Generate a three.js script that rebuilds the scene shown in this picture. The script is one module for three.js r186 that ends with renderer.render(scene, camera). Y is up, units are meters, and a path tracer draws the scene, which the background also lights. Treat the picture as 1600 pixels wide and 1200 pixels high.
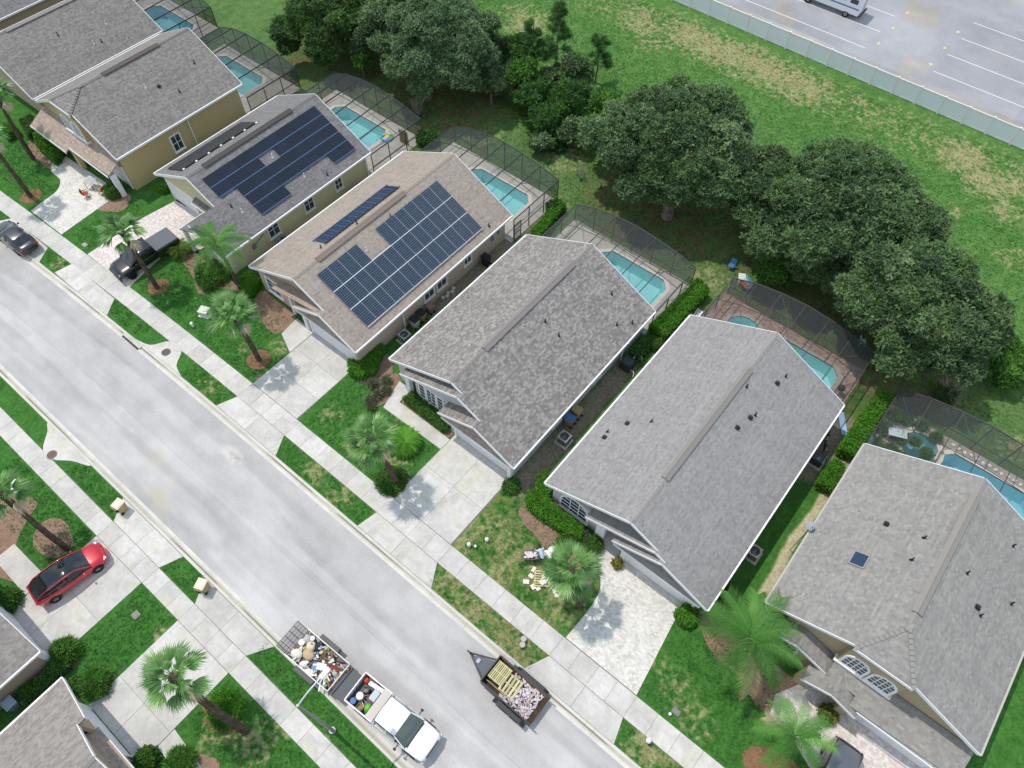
import * as THREE from 'three';
import { mergeGeometries } from 'three/addons/utils/BufferGeometryUtils.js';
import { RoundedBoxGeometry } from 'three/addons/geometries/RoundedBoxGeometry.js';
import { MarchingCubes } from 'three/addons/objects/MarchingCubes.js';

// ---------- camera, sky, sun, exposure ----------
// World: x runs along the row of houses, z from the back gardens to the street, y up, metres.
const scene = new THREE.Scene();
const camera = new THREE.PerspectiveCamera(55.5, 4 / 3, 0.5, 900);
camera.position.set(0, 46.8, 0);
camera.up.set(-0.533264, 0.542269, -0.649287);
camera.lookAt(-0.339287 * 10, 46.8 - 8.401882, -0.423046 * 10);
const SUN = new THREE.Vector3(-0.45, 1, 0.02).normalize();
{ // broken white summer clouds in a hazy blue sky, the same all round
  const w = 512, h = 256, d = new Float32Array(w * h * 4), hash = (x, y, z) => { let n = Math.imul(x, 374761393) ^ Math.imul(y, 668265263) ^ Math.imul(z, 1274126177); n = Math.imul(n ^ n >>> 13, 1103515245); return ((n ^ n >>> 16) >>> 0) / 4294967296; };
  const n3 = (x, y, z) => { const X = Math.floor(x), Y = Math.floor(y), Z = Math.floor(z), f = t => t * t * (3 - 2 * t), u = f(x - X), v = f(y - Y), q = f(z - Z); let s = 0; for (let i = 0; i < 8; i++) { const a = i & 1, b = i >> 1 & 1, c = i >> 2; s += hash(X + a, Y + b, Z + c) * (a ? u : 1 - u) * (b ? v : 1 - v) * (c ? q : 1 - q); } return s; };
  for (let j = 0; j < h; j++) for (let i = 0; i < w; i++) { const el = ((j + .5) / h - .5) * Math.PI, az = (i + .5) / w * 2 * Math.PI, y = Math.sin(el), c = Math.cos(el), k = 1 / Math.max(.12, Math.abs(y) + .1), x = Math.cos(az) * c * k * 2.2, z = Math.sin(az) * c * k * 2.2; let s = 0, a = .5, f = 1; for (let o = 0; o < 4; o++) { s += a * n3(x * f + 40, o * 7.3, z * f + 40); a *= .5; f *= 2.1; }
    const t = Math.min(1, Math.max(0, (s - .4) / .16)), up = Math.max(0, y), b = [.42 + .34 * (1 - up) ** 3, .56 + .34 * (1 - up) ** 3, .8 + .26 * (1 - up) ** 3], q = (j * w + i) * 4; for (let m = 0; m < 3; m++) d[q + m] = y < 0 ? .26 : (b[m] + ([1.12, 1.13, 1.14][m] - b[m]) * t * .85); d[q + 3] = 1; }
  const t = new THREE.DataTexture(d, w, h, THREE.RGBAFormat, THREE.FloatType); t.mapping = THREE.EquirectangularReflectionMapping; t.magFilter = THREE.LinearFilter; t.needsUpdate = true; scene.background = t; scene.environment = t; }
const sun = new THREE.DirectionalLight(0xfff5ea, 2.8);
sun.position.copy(SUN).multiplyScalar(120).add(new THREE.Vector3(-25, 0, -30)); sun.target.position.set(-25, 0, -30);
sun.castShadow = true; sun.shadow.mapSize.set(4096, 4096);
Object.assign(sun.shadow.camera, { left: -80, right: 80, top: 80, bottom: -80, near: 1, far: 300 });
scene.add(sun, sun.target);
const renderer = new THREE.WebGLRenderer({ antialias: true });
renderer.toneMapping = THREE.LinearToneMapping; renderer.toneMappingExposure = 1.06;
renderer.shadowMap.enabled = true;

// ---------- helpers ----------
let seed = 7;
const rnd = () => { seed |= 0; seed = seed + 0x6D2B79F5 | 0; let t = Math.imul(seed ^ seed >>> 15, 1 | seed); t = t + Math.imul(t ^ t >>> 7, 61 | t) ^ t; return ((t ^ t >>> 14) >>> 0) / 4294967296; };
const rr = (a, b) => a + (b - a) * rnd();
const NT = new Float32Array(65536); for (let i = 0; i < 65536; i++) NT[i] = rnd();
function vn(x, y) { const xi = Math.floor(x), yi = Math.floor(y); let fx = x - xi, fy = y - yi; fx = fx * fx * (3 - 2 * fx); fy = fy * fy * (3 - 2 * fy);
  const a = (yi & 255) << 8, b = ((yi + 1) & 255) << 8, c = xi & 255, d = (xi + 1) & 255; const p = NT[a | c], q = NT[b | c]; return (p + (NT[a | d] - p) * fx) * (1 - fy) + (q + (NT[b | d] - q) * fx) * fy; }
const fbm = (x, y, o = 4) => { let s = 0, a = .5, n = 0; for (let i = 0; i < o; i++) { s += a * vn(x, y); n += a; x = x * 2.03 + 17.1; y = y * 2.03 + 5.7; a *= .5; } return s / n; };
const ss = (a, b, x) => { x = Math.min(1, Math.max(0, (x - a) / (b - a))); return x * x * (3 - 2 * x); };
const mix = (a, b, t) => [a[0] + (b[0] - a[0]) * t, a[1] + (b[1] - a[1]) * t, a[2] + (b[2] - a[2]) * t];
function tex(w, h, fn, srgb = true) { const d = new Uint8Array(w * h * 4); let k = 0;
  for (let y = 0; y < h; y++) for (let x = 0; x < w; x++) { const c = fn(x, y); d[k++] = c[0]; d[k++] = c[1]; d[k++] = c[2]; d[k++] = 255; }
  const t = new THREE.DataTexture(d, w, h); t.wrapS = t.wrapT = THREE.RepeatWrapping; t.magFilter = THREE.LinearFilter; t.minFilter = THREE.LinearFilter; if (srgb) t.colorSpace = THREE.SRGBColorSpace; t.needsUpdate = true; return t; }
const clampC = c => [Math.min(255, Math.max(0, c[0])), Math.min(255, Math.max(0, c[1])), Math.min(255, Math.max(0, c[2]))];
const M = (color, o = {}) => { const m = new THREE.MeshPhysicalMaterial({ roughness: .8, ...o }); if (color !== undefined) m.color.set(color); return m; };
const rep = (t, sx, sy) => { t = t.clone(); t.repeat.set(sx, sy); t.needsUpdate = true; return t; };

const names = {};
function numbered(n) { const k = names[n] = (names[n] ?? -1) + 1; return k ? n + '_' + String(k).padStart(3, '0') : n; }
function thing(name, label, category, [x, z, y = 0] = [0, 0], turn = 0, group) { const o = new THREE.Group(); o.name = numbered(name); o.position.set(x, y, z); o.rotation.y = turn; o.userData = { label, category }; if (group) o.userData.group = group; scene.add(o); return o; }
function one(name, geo, mat, label, category, group, pos, turn = 0) { const o = new THREE.Mesh(geo, mat); o.name = numbered(name); o.userData = { label, category }; if (group) o.userData.group = group; if (pos) { o.position.set(pos[0], pos[2] ?? 0, pos[1]); o.rotation.y = turn; } o.castShadow = o.receiveShadow = true; scene.add(o); return o; }
function part(parent, name, geo, mat) { const o = new THREE.Mesh(geo, mat); o.name = name; o.castShadow = o.receiveShadow = true; parent.add(o); return o; }
// part whose geometry is given in world metres under a thing that stands at parent.position (unturned)
function wpart(parent, name, geo, mat) { let p = parent, x = 0, y = 0, z = 0; while (p && p !== scene) { x += p.position.x; y += p.position.y; z += p.position.z; p = p.parent; } geo.translate(-x, -y, -z); return part(parent, name, geo, mat); }
function struct(name, geo, mat, parent) { const o = geo ? new THREE.Mesh(geo, mat) : new THREE.Group(); o.name = parent ? name : numbered(name); o.castShadow = o.receiveShadow = true; if (!parent) o.userData = { kind: 'structure' }; (parent || scene).add(o); return o; }
const mg = l => mergeGeometries(l.map(g => { const h = g.index ? g.toNonIndexed() : g; for (const k of Object.keys(h.attributes)) if (!['position', 'normal', 'uv'].includes(k)) h.deleteAttribute(k); if (!h.attributes.uv) h.setAttribute('uv', new THREE.BufferAttribute(new Float32Array(h.attributes.position.count * 2), 2)); if (!h.attributes.normal) h.computeVertexNormals(); return h; }));
// box from min to max corners, uv in metres
function bx(x0, x1, y0, y1, z0, z1) { const g = new THREE.BoxGeometry(x1 - x0, y1 - y0, z1 - z0); g.translate((x0 + x1) / 2, (y0 + y1) / 2, (z0 + z1) / 2); return uvBox(g); }
function uvBox(g) { const p = g.attributes.position, n = g.attributes.normal, u = g.attributes.uv; for (let i = 0; i < p.count; i++) { const ax = Math.abs(n.getX(i)), ay = Math.abs(n.getY(i)), az = Math.abs(n.getZ(i)); if (ay >= ax && ay >= az) u.setXY(i, p.getX(i), p.getZ(i)); else if (ax > az) u.setXY(i, p.getZ(i), p.getY(i)); else u.setXY(i, p.getX(i), p.getY(i)); } return g; }
const rbox = (w, h, d, r = .03, s = 2) => { const g = new RoundedBoxGeometry(w, h, d, s, r); g.translate(0, h / 2, 0); return g; };
const cyl = (r0, r1, h, n = 12, y = 0) => { const g = new THREE.CylinderGeometry(r1, r0, h, n); g.translate(0, y + h / 2, 0); return g; };
const at = (g, x, y, z, ry = 0, rx = 0, rz = 0) => { if (rx) g.rotateX(rx); if (rz) g.rotateZ(rz); if (ry) g.rotateY(ry); return g.translate(x, y, z); };
// bar between two points with rectangular section
function bar(a, b, w, h = w) { const A = new THREE.Vector3(...a), B = new THREE.Vector3(...b), d = B.clone().sub(A), g = new THREE.BoxGeometry(w, h, d.length()); const m = new THREE.Matrix4().lookAt(A, B, Math.abs(d.y) > .99 * d.length() ? new THREE.Vector3(1, 0, 0) : new THREE.Vector3(0, 1, 0)); g.applyMatrix4(m); g.translate((A.x + B.x) / 2, (A.y + B.y) / 2, (A.z + B.z) / 2); return g; }
const tube = (pts, r, n = 6, seg) => new THREE.TubeGeometry(new THREE.CatmullRomCurve3(pts.map(p => new THREE.Vector3(...p))), seg ?? pts.length * 4, r, n);
// flat or sloping sheet with thickness over a plan polygon [[x,z],...]; y is a number or a function of (x,z); uv function optional
function plan(poly, y, th = .1, uvf = (x, z) => [x, z], holes = []) {
  const yf = typeof y === 'function' ? y : () => y; const v2 = l => l.map(([x, z]) => new THREE.Vector2(x, -z));
  let P = v2(poly); if (THREE.ShapeUtils.isClockWise(P)) P.reverse(); const H = holes.map(h => { const q = v2(h); if (!THREE.ShapeUtils.isClockWise(q)) q.reverse(); return q; });
  const tri = THREE.ShapeUtils.triangulateShape(P, H), all = [P, ...H].flat(), pos = [], uv = [];
  const put = (p, dy) => { pos.push(p.x, yf(p.x, -p.y) + dy, -p.y); uv.push(...uvf(p.x, -p.y)); };
  for (const t of tri) for (const i of t) put(all[i], 0);
  if (th > 0) { for (const t of tri) for (const i of [t[0], t[2], t[1]]) put(all[i], -th);
    for (const ring of [P, ...H]) for (let i = 0; i < ring.length; i++) { const a = ring[i], b = ring[(i + 1) % ring.length]; put(a, -th); put(b, -th); put(b, 0); put(a, -th); put(b, 0); put(a, 0); } }
  const g = new THREE.BufferGeometry(); g.setAttribute('position', new THREE.Float32BufferAttribute(pos, 3)); g.setAttribute('uv', new THREE.Float32BufferAttribute(uv, 2)); g.computeVertexNormals(); return g; }
const smooth = (pts, n = 4, closed = true) => { const c = new THREE.CatmullRomCurve3(pts.map(([x, z]) => new THREE.Vector3(x, 0, z)), closed, 'centripetal'); return c.getPoints(pts.length * n).slice(0, closed ? -1 : undefined).map(p => [p.x, p.z]); };
const rough = (pts, a, f = 1.3) => pts.map(([x, z]) => [x + a * (vn(x * f + 3, z * f) - .5) * 2, z + a * (vn(x * f, z * f + 40) - .5) * 2]);
const rect = (x0, x1, z0, z1) => [[x0, z0], [x1, z0], [x1, z1], [x0, z1]];
// extruded outline in the xy plane, from z0 to z1, optional holes
function wallShape(pts, z0, z1, holes = []) { const s = new THREE.Shape(pts.map(p => new THREE.Vector2(...p))); holes.forEach(h => s.holes.push(new THREE.Path(h.map(p => new THREE.Vector2(...p))))); const g = new THREE.ExtrudeGeometry(s, { depth: z1 - z0, bevelEnabled: false }); g.translate(0, 0, z0); return g; }

// ---------- shared materials ----------
function shingleTex(pal, grain = 10, run = .08) { // 12.8 m tile, tabs 0.32 x 0.16 m
  const N = 1024, cols = 64, rows = 88; const row = Array.from({ length: rows }, () => rr(-3.5, 3.5)), cell = []; for (let r = 0; r < rows; r++) { let prev = 0; for (let c = 0; c < cols; c++) { if (rnd() > run) prev = Math.floor(rnd() * pal.length); cell.push([prev, rr(-4, 4)]); } }
  return tex(N, N, (x, y) => { const r = Math.floor(y * rows / N), xs = (x + (r % 2) * 8 + (r * 7 % 5) * 3) % N, c = cell[r * cols + Math.floor(xs * cols / N)], g = (vn(x * .9, y * .9) - .5) * grain * 2 + c[1] + row[r] + (fbm(x * .02, y * .02, 3) - .5) * 4 + (fbm(x * .045 + 31, y * .004, 3) - .5) * 9; const k = pal[c[0]]; return clampC([k[0] + g, k[1] + g, k[2] + g]); }); }
const shBump = tex(256, 256, (x, y) => { const r = y / 256 * 16; let v = 90 + 120 * (r - Math.floor(r)) + (vn(x * .7, y * .7) - .5) * 60; return clampC([v, v, v]); }, false);
const roofMat = pal => { const m = M(undefined, { map: rep(shingleTex(pal), 1 / 12.8, 1 / 12.8), roughness: .95, bumpMap: rep(shBump, 1 / 2.56, 1 / 2.56), bumpScale: .008 }); return m; };
const stuccoBump = tex(256, 256, (x, y) => { const v = 255 * fbm(x * .12, y * .12, 3); return [v, v, v]; }, false);
const stucco = hex => M(hex, { roughness: .93, bumpMap: rep(stuccoBump, 1 / 2.2, 1 / 2.2), bumpScale: .006 });
const white = M(0xe2e3e4, { roughness: .6 }), offwhite = M(0xd4d4d2, { roughness: .7 }), darkMetal = M(0x2b2e31, { roughness: .5 }), greyMetal = M(0x8b9094, { roughness: .45, metalness: .5 }), black = M(0x141516, { roughness: .6 }), rubber = M(0x17181a, { roughness: .9 });
const glass = M(0x36424a, { roughness: .06, ior: 1.5, specularIntensity: 1 });
const doorWhite = M(0xd9dbde, { roughness: .55 });
const concTex = tex(1024, 1024, (x, y) => { const b = fbm(x * .012, y * .012, 5), s = fbm(x * .05 + 90, y * .05, 3); const v = 199 + (b - .5) * 34 + (s - .5) * 20 + (vn(x * .8, y * .8) - .5) * 16; const t = ss(.6, .75, fbm(x * .008 + 40, y * .008 + 9, 4)) * 10; return clampC([v - t * .2, v - .5 - t * .2, v - 4 - t]); });
const concMat = (k = 0xffffff) => M(k, { map: rep(concTex, 1 / 10.2, 1 / 10.2), roughness: .9 });
const conc = concMat(0xf0f0ee), conc2 = concMat(0xf7f7f5), conc3 = concMat(0xebebe8), concWalk = [concMat(0xf2f2f0), concMat(0xf6f6f4), concMat(0xeeeeec)];
function paverTex(pal, w, h) { const N = 1024, cols = 44, rows = 64, tn = []; for (let i = 0; i < cols * rows; i++) tn.push([Math.floor(rnd() * pal.length), rr(-6, 6)]);
  return tex(N, N, (x, y) => { const r = Math.floor(y * rows / N), xs = (x + (r % 2) * 11 + (r % 3) * 5) % N, cx = xs * cols / N, fx = cx % 1, fy = (y * rows / N) % 1, k = tn[r * cols + Math.floor(cx)], c = pal[k[0]]; const e = fx < .06 || fy < .08 ? -14 : 0; const g = k[1] + e + (vn(x * .6, y * .6) - .5) * 22 + (fbm(x * .01, y * .01, 3) - .5) * 24; return clampC([c[0] + g, c[1] + g, c[2] + g]); }); }
const paverMat = pal => M(undefined, { map: rep(paverTex(pal), 1 / 8, 1 / 8), roughness: .9 });
const paverCream = paverMat([[201, 200, 194], [211, 210, 204], [193, 191, 183], [206, 205, 199]]), paverPink = paverMat([[206, 198, 192], [212, 205, 201], [196, 188, 182], [216, 212, 208], [200, 190, 184]]);

// ---------- ground ----------
const HX = [-86, -71, -56, -41.1, -26.1, -11.15, 3.85];          // left eaves of the seven lots
const W = 12.6;
const bendF = x => x < -30 ? .00062 * (x + 30) ** 2 : 0;
const POOLS = { // [x0,x1,z0(far),z1] per lot
  h0: [-83, -75.6, -37.9, -34.6], h1: [-69.6, -62.3, -36.5, -33], h2: [-53.6, -46.6, -38.7, -35.2], h3: [-37, -30.1, -40.4, -36.8], h4: [-21.4, -14.9, -39.7, -36.2], h5: [-5.6, .1, -40.6, -37], h6: [8.9, 15.6, -39.2, -35.6] };
function poolOutline([x0, x1, z0, z1], g = 0) { const c = .7; x0 -= g; x1 += g; z0 -= g; z1 += g; return [[x0 + c, z0], [x1 - c, z0], [x1, z0 + c], [x1, z1 - .3], [x1 - .3, z1], [x0 + .3, z1], [x0, z1 - .3], [x0, z0 + c]]; }
const dry = [[[-22.62,-16.85],3,.3],[[-25.15,-9],1.6,.5],[[-22.15,-8.93],1.6,.5],[[-36.6,-9.03],1.5,.45],[[-23.99,-12.27],1.6,.4],[[-20.99,-13.27],1.5,.5],[[-27.38,-12.94],1.4,.4],[[-12.28,-8.89],2,.5],[[-9.48,-8.8],2.4,.6],[[-6.79,-8.72],2,.5],[[-5.75,-8.82],1.2,.7],
 [[-13.86,-13.58],2,.4],[[-11.32,-13.6],2.2,.5],[[-8.77,-13.14],2.2,.45],[[-6.07,-12.37],2,.55],[[-10.12,-11.48],1.6,.5],[[-13.5,-11.53],1.2,.5],[[0.51,-13.46],1.4,.35],[[2.62,-13.04],1.5,.45],[[4.54,-12.1],1.6,.4],[[2.48,-9.1],1.6,.5],[[3.94,-9.22],1.3,.4],
 [[-17.02,6.39],1.4,.5],[[-14.76,5.19],1.8,.55],[[-14.12,3.58],1.2,.45],[[-17.07,7.72],1.2,.5],[[-24.09,4.68],.7,.7],[[-56.39,-8.54],1,.45],[[-35.22,-14.82],1.5,.4],[[-37.12,-12.86],1,.4],[[-34.23,-11.72],1,.45],[[-11.72,2.28],.8,.4],
 [[-31.46,-46.7],4,.35],[[-28.89,-40.41],3,.45],[[-12.48,-42.1],2.5,.5],[[1.04,-41.47],2,.5],[[2.99,-35.08],1.2,.6],[[-47.29,-38.48],2,.45],[[-43.26,-42.44],3,.4],[[-38.92,-44.16],3,.3],[[-60.08,-37.81],1.5,.3],[[12.58,-42.27],2,.4],[[7.74,-42.49],2,.3],
 [[-38.36,-70.2],3,.5],[[-32.88,-71.53],4,.5],[[-28.89,-70.96],3.5,.55],[[-25.35,-71.64],4,.5],[[-21.36,-71.31],4,.5],[[-17.76,-71.47],3,.45],[[-35.43,-67.07],2,.35],[[-18.55,-68.76],1,.8],[[-2.24,-71.44],2.5,.6],[[1.5,-68.76],2.6,.6],[[3.82,-66.33],2,.5],[[-.62,-70.42],3,.4],[[3.58,-70.47],2,.5],[[-49.28,-61.95],4,.35],[[-47.39,-61.89],3,.4],[[6.15,-61.19],2,.3],[[0.23,-63.37],1.5,.3]];
const bare = [[-28.6, -30, .9, 6], [-13.1, -24, .9, 7], [-43, -27, .8, 6], [1.9, -33, .9, 3], [2.6, -34.5, .8, 2.5], [-12.2, -36, 1, 3.5], [-27.4, -38.5, .8, 2]];
const GX0 = -104, GX1 = 24, GZ0 = -78, GZ1 = 18;
const groundTex = tex(2048, 1536, (px, py) => {
  const x = GX0 + (px + .5) / 16, z = GZ0 + (py + .5) / 16;
  const n1 = fbm(x * .35, z * .35, 4), n2 = fbm(x * 1.7 + 50, z * 1.7, 3), n3 = vn(x * 7, z * 7), n4 = vn(x * 15.3, z * 15.3);
  const field = ss(-47, -52, z + (n1 - .5) * 6), back = ss(-31, -34, z), tree = 1 - Math.min(ss(5, 9, Math.hypot(x + 20.5, z + 47)), ss(5, 9, Math.hypot(x + 6, z + 48)), ss(4, 8, Math.hypot(x - 2.5, z + 44.5)), ss(5, 9, Math.hypot(x + 47, z + 46)), ss(5, 8.5, Math.hypot(x + 59, z + 42)));
  let g = mix([50, 94, 40], [71, 119, 53], n2 * .7 + n3 * .3);
  const shaggy = back * (1 - field); g = mix(g, mix([74, 104, 56], [106, 128, 80], n2), shaggy * .8); g = mix(g, mix([62, 104, 48], [92, 130, 68], n2 * .6 + n1 * .4), field);
  let d = 0; for (const p of dry) { const dx = x - p[0][0], dz = z - p[0][1]; const q = dx * dx + dz * dz; if (q < p[1] * p[1]) d += p[2] * (1 - Math.sqrt(q) / p[1]) * 1.5; }
  d = Math.min(d, .75); if (field > .5) d += .2 * ss(-66, -71, z) * ss(-76, -73, z) + .12;
  const n5 = fbm(x * 3.6 + 11, z * 3.6 + 3, 3); const k = ss(.42, .8, n5 * .75 + (n2 - .5) * .3 + n3 * .1 + d * .38 - .02) * ss(0.02, .3, d);
  g = mix(g, mix([146, 140, 98], [174, 160, 128], n4), k * .8);
  if (x > -15 && x < -4 && z > -17 && z < 0) g = mix(g, [130, 128, 86], .55 * ss(.4, .62, fbm(x * 3.1, z * 3.1 + 20, 3)));
  if (tree > 0) g = mix(g, mix([78, 82, 50], [106, 100, 72], n3), tree * .85 * ss(.34, .68, n2 + .08));
  let b = 0; for (const p of bare) { if (Math.abs(x - p[0]) < p[2] + .4 && Math.abs(z - p[1]) < p[3] + .6) b = Math.max(b, ss(p[2] + .4, p[2] - .4, Math.abs(x - p[0]) + (n2 - .5) * .9) * ss(p[3] + .6, p[3] - .6, Math.abs(z - p[1]) + (n1 - .5) * 2)); }
  g = mix(g, mix([116, 106, 94], [148, 136, 122], n4), b * .9);
  const sand = ss(.46, .2, Math.abs(x - 3.72 - (n1 - .5) * .5)) * ss(-38, -35, z) * ss(-19, -21, z); g = mix(g, mix([176, 164, 136], [196, 186, 160], n3), sand * .9);
  const zf = z - bendF(x); if ((zf > -11.06 && zf < -9.58) || (z > 2.2 && z < 3.52) || (zf > -17.5 && zf < -8 && x > -70 && [[-34.2, -29.2], [-19.4, -13.9]].some(([a, b]) => x > a && x < b)) || (z > .8 && z < 9.8 && [[-32.7, -27.8], [-23.9, -19]].some(([a, b]) => x > a && x < b)) || (zf > -9.6 && zf < -8 && [[-55.4, -49.4], [-4.5, .9], [-64.2, -58.8]].some(([a, b]) => x > a && x < b))) g = mix([112, 106, 96], [128, 122, 112], n4);
  const mow = Math.sin(x * 4.2 + Math.sin(z * .8) * .4) * 1.5; const s = (n4 - .5) * 16 + (n3 - .5) * 10 + mow;
  return clampC([g[0] + s, g[1] + s * 1.2, g[2] + s * .7]); });
groundTex.wrapS = groundTex.wrapT = THREE.ClampToEdgeWrapping;
const lawnBump = tex(512, 512, (x, y) => { const v = 255 * (vn(x * .5, y * .5) * .6 + vn(x * .17, y * .17) * .4); return [v, v, v]; }, false);
const groundMat = M(undefined, { map: groundTex, roughness: 1, specularIntensity: .2 });
const guv = (x, z) => [(x - GX0) / (GX1 - GX0), (z - GZ0) / (GZ1 - GZ0)];
const pools = Object.values(POOLS).map(p => poolOutline(p)); const spa5 = [-7.9, -39.3, 1.35], spa6 = [7.4, -38, 1.3];
const circle = ([x, z, r], n = 20) => Array.from({ length: n }, (_, i) => [x + r * Math.cos(i / n * 2 * Math.PI), z + r * Math.sin(i / n * 2 * Math.PI)]);
const holesAll = [...pools, circle(spa5), circle(spa6)];
struct('ground', plan(rect(GX0, GX1, GZ0, GZ1), 0, 0, guv, holesAll), groundMat);
const farTex = tex(512, 512, (x, y) => { const n = fbm(x * .03, y * .03, 4), m = vn(x * .7, y * .7); return clampC([62 + n * 40 + m * 14, 104 + n * 34 + m * 16, 38 + n * 28 + m * 8]); });
const farMat = M(undefined, { map: rep(farTex, 1 / 30, 1 / 30), roughness: 1 });
struct('outer_ground', mg([plan(rect(-500, 400, -500, GZ0), -.02, 0), plan(rect(-500, 400, GZ1, 300), -.02, 0), plan(rect(-500, GX0, GZ0, GZ1), -.02, 0), plan(rect(GX1, 400, GZ0, GZ1), -.02, 0)]), farMat);

// ---------- street ----------
const xs = Array.from({ length: 75 }, (_, i) => -130 + i * 2.5).filter(x => x < 56);
const strip = (fa, fb, y, uvf) => { const A = xs.map(x => [x, fa(x)]), B = xs.map(x => [x, fb(x)]).reverse(); return plan([...A, ...B], y, 0, uvf); };
const roadTex = tex(2048, 256, (px, py) => { const x = -90 + px / 2048 * 120, z = -8.4 + py / 256 * 9.4; const n = fbm(x * .18, z * .5, 4), m = fbm(x * .9, z * 1.3 + 30, 3), f = vn(px * .9, py * .9);
  let v = 174 + (n - .5) * 30 + (m - .5) * 18 + (f - .5) * 9 + ss(-45, -10, x) * 4; const lane = ss(.45, .6, fbm(x * .06 + 9, z * .9 + 4, 3)); v -= lane * 9; const zc = z - bendF(x) * .5, seam = Math.abs(zc + 3.72 + (fbm(x * .4, 3, 2) - .5) * .1); v -= 9 * ss(.06, .02, seam) * ss(.35, .6, fbm(x * .3, 8, 3) + .1); v += zc < -3.72 ? -2.5 : 1.5; for (const t of [-6.4, -4.9, -2.5, -1]) v -= 5 * ss(.42, .1, Math.abs(zc - t)) * ss(.35, .65, fbm(x * .12 + t, 5, 3)); if (vn(px * .37 + 80, py * .41) > .965) v -= 16; let c = [v + 4, v + 3.5, v + 2.5];
  const st = Math.max(ss(1.4, .1, Math.hypot((x + 31.8) * .8, z + .9)) , .8 * ss(.9, .1, Math.hypot(x + 34.6, (z + 2.6) * .9)), .5 * ss(.7, .1, Math.hypot(x + 33.6, z + 2.4))) * ss(.4, .62, m * .6 + f * .25 + .12); c = mix(c, [174, 170, 146], st * .7);
  const pt = ss(.75, .3, Math.hypot((x + 30.6) * .5, (z + 6.2))) * ss(.4, .6, m + .2); c = mix(c, [200, 198, 192], pt * .7); return clampC(c); });
roadTex.wrapT = THREE.ClampToEdgeWrapping;
struct('road', strip(x => -7.6 + bendF(x), () => .2, .008, (x, z) => [(x + 90) / 120, (z - bendF(x) * .5 + 8.4) / 9.4]), M(undefined, { map: roadTex, roughness: .92 }));
const kerbTex = tex(1024, 64, (px, py) => { const v0 = py / 64, x = px / 1024 * 25; const n = fbm(x * 1.1, v0 * 2 + 3, 4), m = vn(px * .7, py * .9); let c = [199 + (n - .5) * 26 + (m - .5) * 12, 198 + (n - .5) * 26 + (m - .5) * 12, 191 + (n - .5) * 26 + (m - .5) * 10];
  const dirt = ss(.08, .2, v0) * ss(.62, .42, v0) * ss(.25, .6, fbm(x * .5, v0 * 3, 4) + .14); c = mix(c, [166, 161, 143], dirt * .65); const dk = ss(.28, .34, v0) * ss(.46, .4, v0) * ss(.45, .62, fbm(x * .35 + 9, 2, 4)); c = mix(c, [104, 98, 82], dk * .8); const j = Math.abs((x / 3.05) % 1) < .006 ? 30 : 0; return clampC([c[0] - j, c[1] - j, c[2] - j]); });
const kerbMat = M(undefined, { map: kerbTex, roughness: .9 });
function kerb(name, f, dir) { const prof = [[0, .012], [.24, .014], [.32, .03], [.42, .085], [.5, .095], [.6, .09], [.6, -.05]]; const pos = [], uv = [], idx = []; const X = Array.from({ length: 190 }, (_, i) => -110 + i * .8);
  X.forEach(x => prof.forEach(([o, y], j) => { pos.push(x, y, f(x) + dir * o); uv.push(x / 25, j / (prof.length - 1)); })); const n = prof.length;
  for (let i = 0; i < X.length - 1; i++) for (let j = 0; j < n - 1; j++) { const a = i * n + j, b = a + n; if (dir < 0) idx.push(a, b, a + 1, b, b + 1, a + 1); else idx.push(a, a + 1, b, b, a + 1, b + 1); }
  const g = new THREE.BufferGeometry(); g.setAttribute('position', new THREE.Float32BufferAttribute(pos, 3)); g.setAttribute('uv', new THREE.Float32BufferAttribute(uv, 2)); g.setIndex(idx); g.computeVertexNormals(); return struct(name, g, kerbMat); }
kerb('far_kerb', x => -7.45 + bendF(x), -1); kerb('near_kerb', () => .12, 1);
// sidewalks: one slab every 1.5 m
const onDrive = (x, list) => list.some(([a, b]) => x > a && x < b);
const FD = [[-79.5, -74], [-64.3, -58.7], [-55.45, -49.4], [-34.15, -28.9], [-19.45, -13.85], [-4.55, .95]], ND = [[-48, -42.5], [-32.75, -27.7], [-23.95, -18.95]];
function slabs(s, z0, z1, step, edges, x0, x1, tilt, y = .03) { const cuts = [x0]; edges.forEach(([a, b]) => { if (a > x0 && a < x1) cuts.push(a, (a + b) / 2, b); }); cuts.push(x1); const all = []; for (let i = 0; i < cuts.length - 1; i++) { const n = Math.max(1, Math.round((cuts[i + 1] - cuts[i]) / step)); for (let k = 0; k < n; k++) all.push([cuts[i] + (cuts[i + 1] - cuts[i]) * k / n, cuts[i] + (cuts[i + 1] - cuts[i]) * (k + 1) / n]); }
  all.forEach(([a, b]) => { const ba = tilt(a), bb = tilt(b); part(s, 'slab', plan([[a + .008, z0 + ba], [b - .008, z0 + bb], [b - .008, z1 + bb], [a + .008, z1 + ba]], y + rr(-.004, .004), .12, (x, z) => [x + a * 3.1, z + a]), concWalk[Math.floor(rnd() * 3)]); }); }
const walkF = struct('far_sidewalk'), walkN = struct('near_sidewalk');
slabs(walkF, -11.05, -9.6, 1.5, FD, -96, 24, bendF); slabs(walkN, 2.22, 3.5, 1.5, ND, -60, 10, () => 0);
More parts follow.
